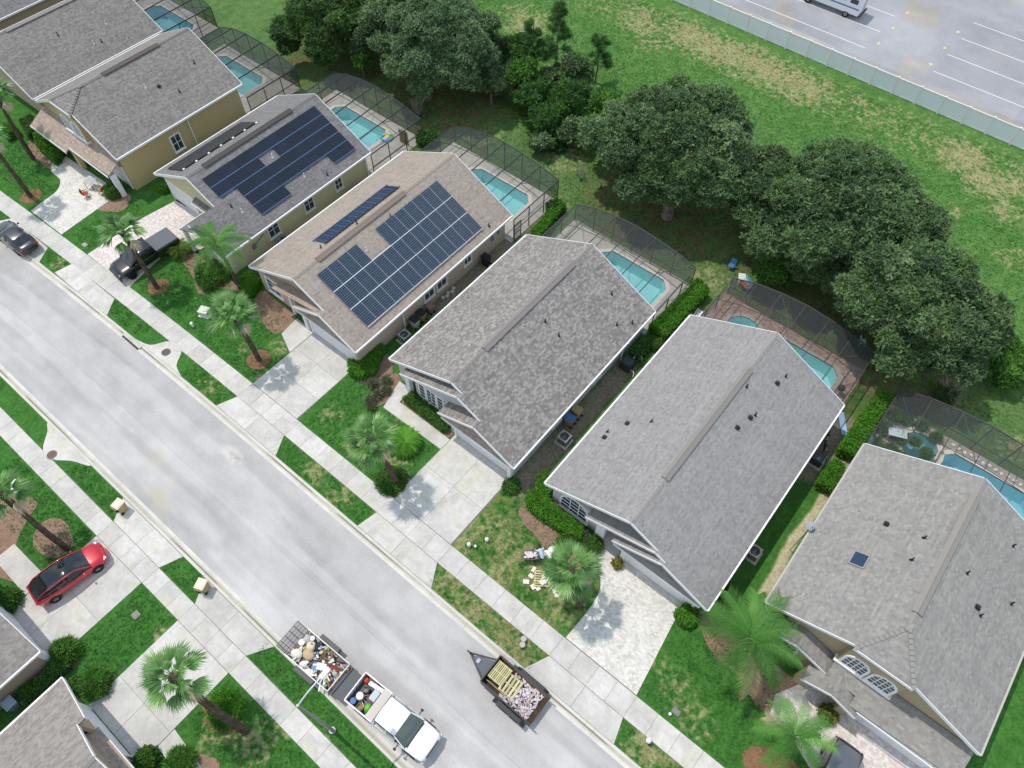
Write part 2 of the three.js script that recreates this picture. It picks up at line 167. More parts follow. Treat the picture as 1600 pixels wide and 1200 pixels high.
// aprons between sidewalk and kerb, and driveways, as slabs with open joints
function slabSet(name, polys, mat, y = .034) { const s = struct(name); polys.forEach(p => part(s, 'slab', plan(p, y + rr(-.003, .003), .12, (x, z) => [x + p[0][0] * 2.7, z + p[0][1]]), Array.isArray(mat) ? mat[Math.floor(rnd() * mat.length)] : mat)); return s; }
const J = .009;
function apron(x0, x1, f0, f1, zs, zk, d) { const m = (x0 + x1) / 2, b = d < 0 ? bendF(m) : 0; zs += b; zk += b; return [[[x0, zs], [m - J, zs], [m - J, zk], [x0 - f0, zk]], [[m + J, zs], [x1, zs], [x1 + f1, zk], [m + J, zk]]]; }
slabSet('driveway_apron', [...apron(-64.3, -58.7, 1, 1, -9.57, -8.07, -1), ...apron(-55.45, -49.4, .3, 1.1, -9.57, -8.07, -1), ...apron(-34.15, -28.9, .6, .8, -9.57, -8.07, -1), ...apron(-19.45, -13.85, .3, .85, -9.57, -8.07, -1), ...apron(-4.55, .95, .7, .4, -9.57, -8.07, -1), ...apron(-32.75, -27.7, 1, .6, 2.19, .74, 1), ...apron(-23.95, -18.95, .9, .9, 2.19, .74, 1)], [conc, conc2, conc3]);
function drive(name, x0, x1, z0, z1, nz, mat) { const m = (x0 + x1) / 2, l = []; for (let i = 0; i < nz; i++) { const a = z0 + (z1 - z0) * i / nz + J, b = z0 + (z1 - z0) * (i + 1) / nz - J; l.push(rect(x0, m - J, a, b), rect(m + J, x1, a, b)); } return slabSet(name, l, mat); }
drive('concrete_driveway', -34.15, -29.25, -17.5, -11.08, 3, [conc2, conc]); drive('concrete_driveway', -19.3, -14, -17.6, -11.08, 2, [conc2, conc]); drive('concrete_driveway', -32.75, -27.75, 3.52, 9.9, 2, [conc, conc2]); drive('concrete_driveway', -23.95, -19, 3.52, 9.9, 3, [conc, conc2]);
const sheet = (name, poly, mat, y = .03) => struct(name, plan(poly, y, .1), mat);
sheet('paver_driveway', [[-55.4, -11 + .3], [-49.55, -11 + .2], [-49.9, -12.5], [-50.6, -16.5], [-48.4, -17.2], [-48.4, -19.4], [-51.8, -19.9], [-55, -19.5], [-55.5, -15.8]], paverPink);
sheet('paver_driveway', [...smooth([[-63.9, -10.5], [-64.1, -11.6], [-64.4, -13.4], [-65.4, -14.4], [-67.2, -14.6], [-68, -15.2], [-67.9, -16.6]], 5, false), [-59.6, -17], [-59.6, -15.4], [-59.2, -10.6]], paverCream);
sheet('paver_driveway', [...smooth([[-4.4, -11.1], [-4.4, -14.5], [-4.9, -15.5], [-6.1, -16.1], [-7, -16.7]], 4, false), [-7, -19.5], [-3.3, -19.5], [-3.3, -17.7], [.1, -17.7], [.2, -17], [.88, -11.1]], paverCream);
sheet('paver_driveway', [[8.2, -17.9], [8.2, -18.6], [16.2, -18.6], [16.4, -11.1], [11.3, -11.1], [11, -14], [9, -15], [7.6, -15.2], [7.3, -16.4]], paverPink);
sheet('front_walk', [[-25.7, -18.3], [-24.4, -18.3], [-24.4, -16.95], [-19.33, -16.95], [-19.33, -15.95], [-25, -15.85]], conc2, .04); sheet('front_walk', [[-36.3, -17.4], [-34.2, -17.4], [-34.2, -14.8], [-36.1, -15.6]], conc2, .04); sheet('front_walk', [[-36.5, 8.7], [-32.8, 8.7], [-32.8, 7.2], [-36.5, 7.3]], conc2, .04); sheet('front_walk', [[-18.95, 8.7], [-15.5, 8.9], [-15.5, 7.8], [-18.95, 7.5]], conc2, .04);
// storm drain tops in both verges
sheet('drain_pad', smooth([[-44.6, -9.15], [-44.4, -7.95], [-41.7, -7.95], [-38.9, -7.98], [-40, -8.4], [-40.9, -9.55], [-42.3, -9.5], [-43.2, -8.3]].slice(3).concat([[-44.8, -7.85]]), 4), conc2, .05);
sheet('drain_pad', smooth([[-43.1, .74], [-42.5, 1.1], [-41.3, 2.2], [-40.2, 2.2], [-39, 1.4], [-37.6, .74]], 4), conc2, .05);
// mulch beds
const mulchTex = tex(512, 512, (x, y) => { const a = vn(x * .5, y * .23), b = vn(x * .21 + 9, y * .6), n = fbm(x * .03, y * .03, 3); const v = (a * .6 + b * .4) * 70 + n * 34; return clampC([84 + v, 68 + v * .86, 56 + v * .74]); });
const mulchMat = M(undefined, { map: rep(mulchTex, 1 / 3, 1 / 3), roughness: 1 }); const mulchLight = M(0xe8d9c0, { map: rep(mulchTex, 1 / 3, 1 / 3), roughness: 1 });
const bed = (pts, m = mulchMat, n = 5) => struct('mulch_bed', plan(rough(smooth(pts, n), .09, 3), .016, 0), m);
const ring = (p, r, m) => struct('mulch_bed', plan(rough(circle([...p, r], 28), .12, 2.2), .018, 0), m);
bed([[-40.9, -17.4], [-40, -16.2], [-37.5, -15.2], [-36.4, -15.4], [-36.2, -17.3]]); bed([[-30, -17.3], [-28, -16.3], [-26.6, -18.2], [-28, -19.5]]); bed([[-26.6, -18.6], [-26.5, -15.9], [-25.6, -15.2], [-25.2, -16.4], [-25.6, -18.3]]); bed([[-24.3, -17.8], [-24.2, -17], [-19.5, -17], [-19.6, -17.7]]);
bed([[-12.06,-16.58], [-11.96,-15.75], [-10.73,-15.26], [-8.06,-14.84], [-7.08,-15.08], [-5.14,-15.28], [-5.53,-16.91], [-8.18,-17.64], [-11.15,-17.94]]); bed([[1.22,-17.55], [3.81,-15.91], [4.85,-16.04], [7.12,-15.1], [8.89,-16.55], [8.83,-17.65], [6,-17.95], [2.37,-17.97]]);
bed([[-15.9,4.95], [-17.1,4.68], [-18.39,4.6], [-18.84,5.19], [-18.34,5.92], [-17.29,6.18], [-16.44,5.83]], mulchLight); bed([[-33.46,4.82], [-35.36,4.33], [-36.32,4.94], [-36.02,6.22], [-34.79,6.59], [-33.42,6.04]], mulchMat); bed([[-38, 4.7], [-37.3, 6], [-36.2, 7.4], [-34, 8.4], [-36.5, 9.6], [-42, 9.6], [-41, 6]]);
bed([[-25.55,9.04], [-25.42,8.46], [-24.66,8.08], [-23.96,7.89], [-23.84,9.51], [-24.75,9.57]]); bed([[-28.13,8.48], [-27.71,8.39], [-26.59,8.94], [-26.62,9.45], [-28.06,9.41]], mulchLight); bed([[-17.78,8.3], [-16.89,7.41], [-15.4,6.99], [-15.3,7.74], [-16.83,8.79]]);
ring([-35.53,-12.82], .95, mulchLight); ring([-47.7,-12.29], .9, mulchLight); ring([-65.62,-11.5], .95, mulchLight); bed([[-49.02,-15.74], [-46.62,-14.91], [-44.3,-14.11], [-43.84,-15.38], [-42.13,-16.34], [-45.04,-16.68], [-47.54,-16.96]]); bed([[-69.53,-17.03], [-67.18,-14.87], [-67.87,-14.64], [-71.47,-14.83], [-72.92,-16.05], [-71.73,-17.03]]); bed([[-59.77,-14.41], [-57.65,-15.63], [-58.52,-17.25], [-60.66,-16.35]]);
bed([[7.89,-11.81], [7.35,-12.56], [7.78,-13.13], [9.42,-13.91], [10.45,-13.49], [9.35,-11.76]], mulchLight);
ring([-19.84,-11.95], 1, mulchMat);

// ---------- parking lot behind the fence ----------
const lotTex = tex(1024, 1024, (x, y) => { const n = fbm(x * .006, y * .006, 5), m = fbm(x * .03 + 7, y * .03, 3), f = vn(x * .8, y * .8); let v = 150 + (n - .5) * 44 + (m - .5) * 14 + (f - .5) * 8; const b = ss(.56, .66, fbm(x * .011 + 60, y * .007, 4)); return clampC([v - 2 + b * 6, v + 1, v + 6 - b * 12]); });
struct('parking_lot', plan(rect(-150, 60, -190, -76.6), .012, 0), M(undefined, { map: rep(lotTex, 1 / 40, 1 / 40), roughness: .93 }));
const paintW = M(0xd2d2cf, { roughness: .8 }), paintY = M(0xd8d08a, { roughness: .8 });
{ const g = []; for (const z of [-81.8, -85.75, -89.7]) g.push(plan(rect(-36, -16.7, z - .06, z + .06), .017, 0)); for (const z of [-82.5, -86.4, -90.3, -94.2]) g.push(plan(rect(-9.3, 12, z - .06, z + .06), .017, 0)); struct('parking_lines', mg(g), paintW);
  const y = []; for (const z of [-83.5, -87.4, -91.3]) for (const x of [-15.9, -10]) y.push(plan(rect(x - .25, x + .25, z - .04, z + .04), .017, 0), plan(rect(x - .05, x + .05, z - .3, z + .3), .022, 0)); struct('bay_numbers', mg(y), paintY); }

// ---------- houses ----------
const PAL = {brown: [[119, 117, 113], [126, 124, 120], [112, 110, 107], [130, 128, 123]], tan: [[147, 139, 129], [154, 146, 136], [141, 132, 123], [150, 141, 131]], mott: [[126, 123, 120], [142, 139, 135], [115, 112, 109], [148, 145, 140], [132, 128, 124], [121, 118, 116]], grey: [[138, 138, 137], [144, 144, 143], [133, 132, 131], [141, 140, 138]], light: [[134, 133, 130], [139, 138, 135], [130, 129, 126], [137, 136, 132], [145, 143, 137]], dgrey: [[111, 111, 111], [118, 118, 118], [105, 105, 105], [122, 121, 120]], pink: [[136, 131, 126], [144, 140, 135], [128, 123, 119], [140, 136, 131]]};
const RM = {}; for (const k in PAL) RM[k] = roofMat(PAL[k]);
const capMat = M(0x8c8782, { roughness: .95 }), pentMat = roofMat([[158, 145, 134], [166, 153, 142], [150, 137, 127]]);
const YEL = stucco(0xb3a47a), PYEL = stucco(0xbfbb96), BEI = stucco(0xb7a896), GRY = stucco(0xb4b4b6), LGR = stucco(0xbcbcc0), TAN = stucco(0xa89a84), OLIVE = stucco(0xa3967a);
function win(h, face, cx, y0, plane, w, ht, { arch = false, cols = 2, rows = 3, frame = white } = {}) {
  const g = new THREE.Group(); g.name = 'window'; h.add(g); const out = [], t = .06;
  const outline = (e, ya) => { const a = []; const top = arch ? ht - w * .5 + 0 : ht + e; a.push([-w / 2 - e, -e], [w / 2 + e, -e], [w / 2 + e, top]); if (arch) for (let i = 1; i < 12; i++) { const q = Math.PI * i / 12; a.push([(w / 2 + e) * Math.cos(q), top + (w / 2 + e) * Math.sin(q)]); } a.push([-w / 2 - e, top]); return a; };
  part(g, 'frame', mg([wallShape(outline(.13), 0, .07, [outline(-.0).reverse()]), ...Array.from({ length: cols - 1 }, (_, i) => at(new THREE.BoxGeometry(.05, ht, .05), -w / 2 + w * (i + 1) / cols, ht / 2, .03)), ...Array.from({ length: rows - 1 }, (_, i) => at(new THREE.BoxGeometry(w, .04, .045), 0, ht * (i + 1) / rows, .028))]), frame);
  part(g, 'pane', wallShape(outline(0), .004, .022), glass); part(g, 'sill', at(new THREE.BoxGeometry(w + .34, .07, .14), 0, -.17, .07), frame);
  const b = h.position; const [x, z, ry] = face === 'F' ? [cx, plane, 0] : face === 'B' ? [cx, plane, Math.PI] : face === 'R' ? [plane, cx, Math.PI / 2] : [plane, cx, -Math.PI / 2];
  g.position.set(x - b.x, y0, z - b.z); g.rotation.y = ry; return g; }
function garage(h, xa, xb, z, dir = 1, ht = 2.15) { const g = new THREE.Group(); g.name = 'garage_door'; h.add(g); g.position.set((xa + xb) / 2 - h.position.x, 0, z - h.position.z); if (dir < 0) g.rotation.y = Math.PI; const w = xb - xa;
  for (let i = 0; i < 4; i++) part(g, 'panel', mg([at(rbox(w, ht / 4 - .015, .05, .01), 0, .05 + i * ht / 4, .025), ...[0, 1, 2, 3].map(k => at(rbox(w / 4 - .25, ht / 4 - .2, .03, .008), -w / 2 + w / 4 * (k + .5), .05 + i * ht / 4 + .09, .06))]), doorWhite);
  part(g, 'surround', mg([bx(-w / 2 - .18, -w / 2 - .004, 0, ht + .24, 0, .12), bx(w / 2 + .004, w / 2 + .18, 0, ht + .24, 0, .12), bx(-w / 2 - .004, w / 2 + .004, ht + .07, ht + .24, 0, .12)]), white); return g; }
function pent(h, xa, xb, yt, zt, yb, zb, mat = pentMat, trim = white) { const f = (x, z) => yb + (yt - yb) * (z - zb) / (zt - zb), d = Math.sign(zb - zt); const r = wpart(h, 'pent_roof', plan(rect(xa, xb, Math.min(zt, zb), Math.max(zt, zb)), f, .1, (x, z) => [x, z * 1.1]), mat);
  wpart(r, 'fascia', mg([bx(xa - .03, xb + .03, yb - .2, yb - .015, Math.min(zb, zb + d * .05), Math.max(zb, zb + d * .05)), bar([xa - .015, yb - .09, zb], [xa - .015, yt - .09, zt], .03, .18), bar([xb + .015, yb - .09, zb], [xb + .015, yt - .09, zt], .03, .18)]), trim); return r; }
function pipe(h, x, z, yf, kind) { const y = yf(x); if (kind === 'v') { const o = wpart(h, 'roof_vent', mg([at(rbox(.32, .1, .32, .04), x, y - .02, z), at(cyl(.11, .12, .22, 10), x, y - .05, z)]), black); return o; } return wpart(h, 'vent_pipe', mg([at(cyl(.05, .045, .42, 8), x, y - .08, z), at(cyl(.13, .06, .12, 10), x, y - .06, z)]), kind === 'w' ? offwhite : black); }
function house(o) {
  const { x0, zb, eave = 2.8, rise = 3.08, segs, roof, wall, trim = white, dir = 1, zcore, rooms = [], vents = [], ridge, gut = trim } = o, x1 = x0 + W, xr = x0 + W / 2, zf = segs[0][2], sec = Math.hypot(6.3, rise) / 6.3;
  const h = thing('house', o.label, 'house', [xr, zf]); const yf = x => eave + rise * (1 - Math.abs(x - xr) / (W / 2)); h.yf = yf;
  const L = [[x0, zb], [xr, zb]], R = []; const hp = o.hip; if (hp) { L.push([xr, hp.zr]); } if (hp) { const z1 = segs[1][2], z0 = segs[0][2]; L.push([xr - hp.w, z1], [xr - hp.w, z0], [x0, z0]); R.push([xr, hp.zr], [xr + hp.w, z1], [xr + hp.w, z0], [x1, z0]); wpart(h, 'hip_roof', plan([[xr, hp.zr], [xr - hp.w, z1], [xr + hp.w, z1]], (x, z) => yf(xr) + (yf(xr - hp.w) - yf(xr)) * (z - hp.zr) / (z1 - hp.zr), .14, (x, z) => [x, z]), roof); const cp = []; for (const s of [-1, 1]) for (let i = 0; i < 11; i++) { const t = (i + .5) / 11, x = xr + s * hp.w * t, z = hp.zr + (z1 - hp.zr) * t; cp.push(at(new THREE.BoxGeometry(.24, .025, .3), x, yf(x) + .012, z, Math.atan2(s * hp.w, z1 - hp.zr))); } cp.push(at(new THREE.BoxGeometry(.34, .03, .5), xr, yf(xr) + .01, hp.zr)); wpart(h, 'hip_cap', mg(cp), roof); } else { [...segs].reverse().forEach(([a, b, z]) => { if (a < xr) L.push([Math.min(b, xr), z], [a, z]); }); segs.forEach(([a, b, z]) => { if (b > xr) R.push([Math.max(a, xr), z], [b, z]); }); } R.push([x1, zb], [xr, zb]);
  const yc = x => yf(x), uv = (x, z) => [z + x0 * .37, (x - x0) * sec];
  h.left = wpart(h, 'roof_slope', plan(L, yc, .14, uv), roof); h.right = wpart(h, 'roof_slope', plan(R, yc, .14, (x, z) => [z + 4.4 + x0 * .37, (x - x0) * sec + 3]), roof);
  // ridge cap and vent
  const za = Math.min(zb, ...segs.map(s => s[2])) + .05, ze = hp ? hp.zr : dir > 0 ? segs.find(s => s[1] > xr)[2] : zb; const caps = []; const zlo = dir > 0 ? zb : segs.find(s => s[1] > xr)[2];
  for (let z = zlo + .02; z < ze - .3; z += .31) { const a = Math.atan2(rise, 6.3); caps.push(at(new THREE.BoxGeometry(.17, .02, .3), xr - .075, yf(xr) - .022 + rr(0, .006), z + .15, 0, 0, a), at(new THREE.BoxGeometry(.17, .02, .3), xr + .075, yf(xr) - .022 + rr(0, .006), z + .15, 0, 0, -a)); } wpart(h, 'ridge_cap', mg(caps), o.cap || roof);
  if (ridge) { const a = Math.atan2(rise, 6.3), zl = ridge[1] - ridge[0], zm = (ridge[0] + ridge[1]) / 2; wpart(h, 'ridge_vent', mg([at(new THREE.BoxGeometry(.3, .09, zl), xr - .13, yf(xr) + .03, zm, 0, 0, a), at(new THREE.BoxGeometry(.3, .09, zl), xr + .13, yf(xr) + .03, zm, 0, 0, -a)]), o.ventMat || capMat); }
  // gutters and rake boards
  const zL = segs[0][2], zR = segs[segs.length - 1][2], lo = (a, b) => [Math.min(a, b), Math.max(a, b)];
  wpart(h, 'gutter', bx(x0 - .12, x0 - .004, eave - .19, eave - .02, ...lo(zb, zL)), gut); wpart(h, 'gutter', bx(x1 + .004, x1 + .12, eave - .19, eave - .02, ...lo(zb, zR)), gut);
  const rake = (a, b, z, s) => wpart(h, 'rake_board', bar([a, yf(a) - .1, z + s * .025], [b, yf(b) - .1, z + s * .025], .045, .24), trim);
  segs.forEach(([a, b, z]) => { if (hp && a < xr && b > xr) { const y = yf(a) - .1; wpart(h, 'rake_board', bar([a, y, z + .025], [b, y, z + .025], .045, .24), trim); } else if (a < xr && b > xr) { rake(a, xr, z, dir); rake(xr, b, z, dir); } else rake(a, b, z, dir); }); rake(x0, xr, zb, -dir); rake(xr, x1, zb, -dir);
  // gable walls
  const gw = (a, b, z) => { const pts = [[a, eave - .45], [b, eave - .45], [b, yf(b) - .15]]; if (a < xr && b > xr && !(hp && b - a < 4)) pts.push([xr, yf(xr) - .15]); pts.push([a, yf(a) - .15]); wpart(h, 'gable_wall', wallShape(pts, Math.min(z, z - dir * .2), Math.max(z, z - dir * .2)), wall); };
  segs.forEach(([a, b, z]) => gw(Math.max(a, x0 + .48), Math.min(b, x1 - .48), z - dir * (o.over ?? .4))); gw(x0 + .48, x1 - .48, zb + dir * .6);
  wpart(h, 'wall', bx(x0 + .45, x1 - .45, 0, eave - .16, ...lo(zb + dir * .4, zcore)), wall);
  rooms.forEach(([a, b, z, yt]) => wpart(h, 'wall', bx(a, b, 0, yt ?? eave - .3, ...lo(zcore + dir * .002, z)), wall));
  vents.forEach(([x, z, k]) => pipe(h, x, z, yf, k)); return h; }
const spout = (h, x, z, y, out = .25, mat = white, s = 1) => wpart(h, 'downspout', mg([bar([x, y, z], [x - s * .38, y - .35, z], .08, .06), bar([x - s * .38, y - .33, z], [x - s * .38, .15, z], .08, .06), bar([x - s * .38, .17, z], [x - s * .38 + s * out, .06, z], .08, .06)]), mat);

// a nested front gable: its left slope, rake board and gable wall; the right slope is the main roof's own step
function nest(h, xl, yl, xr2, zBack, zFront, roof, wall, xR, back = .49) { const yr = h.yf(xr2), m = (yr - yl) / (xr2 - xl), y = x => yl + m * (x - xl); const r = wpart(h, 'nested_gable', plan(rect(xl, xr2, zBack, zFront), y, .12, (x, z) => [z, x * 1.1]), roof); wpart(r, 'rake_board', bar([xl, y(xl) - .1, zFront + .025], [xr2, yr - .1, zFront + .025], .045, .22), white); wpart(h, 'gable_wall', wallShape([[xl + .35, 2.3], [xR, 2.3], [xR, h.yf(xR) - .16], [xr2, yr - .16], [xl + .35, y(xl + .35) - .14]], zFront - back - .15, zFront - back), wall); }
// beige house with gridded solar panels
const h3 = house({ label: 'beige house with tan roof carrying the white gridded solar panels', x0: -41.1, over: .75, zb: -35.3, segs: [[-41.1, -31.9, -17.5], [-31.9, -28.5, -16.98]], roof: RM.tan, wall: BEI, zcore: -19.4, rooms: [[-40.65, -36.9, -17.85], [-34.6, -28.95, -17.4]], ridge: [-29.3, -19.9], vents: [[-33.24, -23.36, 'w'], [-34.02, -26.88], [-29, -32.88], [-35.9, -21.2], [-35.4, -24.6]], ventMat: M(0x7d7268) });
wpart(h3, 'entry_roof', plan(rect(-38, -31.95, -18.1, -17.15), x => 2.78 + (x + 38) * .255, .1, (x, z) => [z, x]), pentMat); nest(h3, -35.3, 2.8, -31.9, -17.7, -16.98, RM.tan, BEI, -28.99, .7); pent(h3, -35.2, -28.7, 2.85, -17.6, 2.5, -17.05); garage(h3, -34.1, -29.3, -17.4); win(h3, 'F', -39, .7, -17.85, 1.5, 1.5, { cols: 2 }); wpart(h3, 'front_door', bx(-36.2, -35.2, 0, 2.1, -19.4, -19.34), offwhite); wpart(h3, 'column', bx(-36.9, -36.65, 0, 2.5, -17.95, -17.6), white); wpart(h3, 'column', bx(-35, -34.65, 0, 2.45, -17.45, -17.25), white);
for (const [z, y, w, t] of [[-25.3, 1, 1, 1.4], [-26.8, 1, 1, 1.4], [-30, 1.1, .8, 1.1]]) win(h3, 'R', z, y, -28.95, w, t, { frame: offwhite, rows: 2 }); spout(h3, -28.4, -22.2, 2.65, 0); wpart(h3, 'electric_meter', at(rbox(.12, .45, .3, .02), -28.9, 1.2, -33.2), greyMetal); wpart(h3, 'cable_box', at(rbox(.1, .3, .3, .02), -28.9, 1.4, -34), greyMetal);
// mottled house with three front windows
const h4 = house({ label: 'grey house with mottled brown roof and three tall narrow front windows', x0: -26.1, over: .75, zb: -34.3, segs: [[-26.1, -18.9, -18.15], [-18.9, -16.9, -17.7], [-16.9, -13.5, -17.03]], roof: RM.mott, wall: LGR, zcore: -19.6, rooms: [[-25.65, -24.5, -18.5], [-23.7, -19.8, -18.2], [-19.75, -13.95, -17.6]], ridge: [-31.9, -21.6], vents: [[-18.33, -26.6], [-17.08, -26.62], [-16.47, -32.44], [-14.79, -30.87], [-14.1, -32], [-21.16, -21.67, 'w']], ventMat: M(0x7f7b78) });
nest(h4, -24.6, 2.8, -18.9, -18.95, -17.7, RM.mott, LGR, -16.9); nest(h4, -20.3, 2.8, -16.9, -18.2, -17.03, RM.mott, LGR, -13.99, .72); pent(h4, -20, -13.8, 2.85, -17.7, 2.5, -17.05); garage(h4, -19.15, -14.4, -17.6);
for (const [x, w] of [[-23, .5], [-22.1, .8], [-21.2, .5]]) win(h4, 'F', x, .6, -18.2, w, 1.7, { rows: 4, cols: w > .6 ? 2 : 1 }); wpart(h4, 'column', bx(-24.5, -24.1, 0, 2.5, -18.3, -17.95), white); wpart(h4, 'front_door', bx(-24.4, -23.75, 0, 2.1, -19.6, -19.5), offwhite); spout(h4, -13.35, -30.6, 2.65, 1); wpart(h4, 'corner_column', bx(-14.2, -13.9, 0, 2.4, -17.59, -17.25), white);
for (const z of [-22.5, -27.5]) win(h4, 'R', z, 1, -13.95, .9, 1.2, { frame: offwhite, rows: 2 });
// plain grey house with arched window
const h5 = house({ label: 'grey stucco house with a plain grey roof and one arched front window', x0: -11.15, over: .75, zb: -35.7, segs: [[-11.15, -2.75, -17.5], [-2.75, -2.05, -17.3], [-2.05, 1.45, -17.08]], roof: RM.grey, wall: GRY, zcore: -19.8, rooms: [[-10.7, -6.3, -17.9], [-4.75, 1, -17.6]], ridge: [-31.8, -21.2], vents: [[-4.32, -30.53], [-2.91, -32.64, 'v'], [-2.73, -33.59], [-3.26, -27.72, 'v'], [-2.99, -29.02, 'v'], [-2.83, -29.46], [-9.97, -22.5, 'v'], [-10.07, -23.01], [-9.33, -24.2, 'v'], [-8.01, -24.99]], ventMat: M(0x82807c), cap: roofMat([[142, 139, 136], [138, 137, 136], [147, 143, 139]]) });
nest(h5, -7.7, 2.8, -2.75, -18.3, -17.3, RM.grey, GRY, -2.05, .6); nest(h5, -5.45, 2.8, -2.05, -17.8, -17.08, RM.grey, GRY, .95, .72); pent(h5, -5.3, 1, 2.85, -17.75, 2.5, -17.1, RM.grey); garage(h5, -4.2, .6, -17.6); win(h5, 'F', -8.9, .5, -17.9, 2.1, 2, { arch: true, cols: 3, rows: 4 }); wpart(h5, 'column', bx(-6.95, -6.3, 0, 2.45, -17.88, -17.62), white); wpart(h5, 'column', bx(-4.75, -4.4, 0, 2.4, -17.58, -17.38), white); wpart(h5, 'front_door', bx(-5.9, -4.9, 0, 2.1, -19.8, -19.72), doorWhite);
function smallGable(h, xa, xb, z0, z1, ye, rise, mat, wall) { const xm = (xa + xb) / 2, yl = x => ye + rise * (1 - Math.abs(x - xm) / (xb - xm)); for (const [a, b] of [[xa, xm], [xm, xb]]) { const r = wpart(h, 'gable_roof', plan(rect(a, b, z0, z1), yl, .1, (x, z) => [z, x * 1.1]), mat); wpart(r, 'rake_board', bar([a, yl(a) - .08, z1 + .025], [b, yl(b) - .08, z1 + .025], .045, .2), white); } wpart(h, 'gable_wall', wallShape([[xa + .3, ye - .3], [xb - .3, ye - .3], [xb - .3, yl(xb - .3) - .1], [xm, ye + rise - .1], [xa + .3, yl(xa + .3) - .1]], z1 - .7, z1 - .55), wall); }
// house with skylight and dormer windows
function tall(o) { const { x0, z, zb } = o, xr = x0 + 6.3; const h = house({ ...o, over: .385, hip: { w: 1.65, zr: z - 2.3 }, eave: 4.1, segs: [[x0, xr - 1.65, z], [xr - 1.65, xr + 1.65, z + .2], [xr + 1.65, x0 + W, z]], zcore: z - .4 });
  wpart(h, 'bay_wall', bx(xr - 1.6, xr + 1.6, 3, 5.6, z - .4, z + .02), o.wall); for (const s of [-1, 1]) win(h, 'F', xr + s * .78, 3.62, z + .025, 1.2, 1.5, { arch: true, cols: 4, rows: 4 }); wpart(h, 'bay_sill', bx(xr - 1.7, xr + 1.7, 3.3, 3.42, z - .3, z + .16), white); return h; }
const h6 = tall({ label: 'house with a blue skylight in its light grey roof and twin arched upper windows', x0: 3.85, z: -19.15, zb: -32.7, roof: RM.light, wall: OLIVE, gut: M(0xaeaba4), ridge: [-31.2, -22.4], rooms: [[4.3, 8.5, -18.9, 2.5], [10.6, 16, -18.2, 2.4]], vents: [[7.02, -27.2, 'v'], [8.91, -27.17], [8.88, -25.46], [13.39, -30.68], [11.64, -26.78], [14.7, -27.6], [13, -25.65, 'v'], [13.35, -25.4]], ventMat: M(0x86837e) });
wpart(h6, 'lower_roof', plan([[8.6, -19.5], [16.45, -19.5], [16.5, -17.75], [10.4, -17.6], [10.4, -18.2], [8.6, -18.2]], (x, z) => 3.4 + (z + 19.5) * -.4, .12), RM.light); wpart(h6, 'fascia', mg([bx(10.9, 16.52, 2.42, 2.6, -17.58, -17.52)]), white); smallGable(h6, 4, 9, -19.5, -18.3, 2.6, .95, RM.light, OLIVE); smallGable(h6, 7.7, 11, -18.6, -17.3, 2.35, .75, RM.light, OLIVE); garage(h6, 11.3, 15.7, -18.2); wpart(h6, 'column', bx(10.2, 10.7, 0, 2.35, -18.1, -17.6), OLIVE); wpart(h6, 'column', bx(7.7, 8.2, 0, 2.35, -18.3, -17.8), OLIVE); win(h6, 'F', 6.2, .6, -18.9, 1.4, 1.5, { arch: true, cols: 2 });
{ const y = h6.yf(6.74), g = new THREE.Group(); g.name = 'skylight'; h6.add(g); g.position.set(6.74 - h6.position.x, y + .01, -24.17 - h6.position.z); g.rotation.z = Math.atan2(3.08, 6.3); part(g, 'frame', mg([bx(-.38, .38, -.02, .1, -.5, -.43), bx(-.38, .38, -.02, .1, .43, .5), bx(-.45, -.38, -.02, .1, -.5, .5), bx(.38, .45, -.02, .1, -.5, .5)]), M(0x8f8c88)); part(g, 'pane', bx(-.38, .38, .05, .08, -.43, .43), M(0x2a3d54, { roughness: .08 })); }
const h1 = tall({ label: 'tall ochre stucco house with grey brown roof beside the breakfast table', x0: -71, z: -17.7, zb: -31.5, roof: RM.brown, wall: YEL, ridge: [-28.1, -22.2], rooms: [[-70.55, -66.2, -17.2, 2.5]], vents: [[-62.09, -24.29, 'w'], [-61.6, -25.26, 'v'], [-60.4, -26.35], [-61.83, -29.41]], ventMat: M(0x5b544e) });
wpart(h1, 'lower_roof', plan([[-70.9, -18.1], [-59, -18.1], [-59, -16.6], [-65, -16.5], [-65, -16.1], [-70.9, -16.1]], (x, z) => 3.4 + (z + 18.1) * -.5, .12), pentMat); wpart(h1, 'fascia', mg([bx(-65, -58.98, 2.44, 2.62, -16.52, -16.46), bx(-70.9, -65, 2.2, 2.38, -16.09, -16.03)]), white); garage(h1, -64.3, -59.4, -18.09, 1, 2.3); wpart(h1, 'column', bx(-65.5, -65, 0, 2.4, -17, -16.6), YEL); wpart(h1, 'column', bx(-59.45, -59, 0, 2.45, -17.2, -16.75), white); win(h1, 'F', -68.4, .8, -17.2, 1.4, 1.4); win(h1, 'R', -23.5, 1.3, -58.85, .9, 1.5, { rows: 2 }); spout(h1, -58.3, -25.2, 3.95, 0);
{ const g = []; for (const [z, y] of [[-19.5, 1.7], [-20.5, 1.1], [-22, 2], [-24, 2.9]]) g.push(at(cyl(.08, .08, .06, 10), 0, 0, 0, 0, 0, Math.PI / 2).translate(-58.86, y, z)); g.forEach(q => wpart(h1, 'wall_vent', q, darkMetal)); }
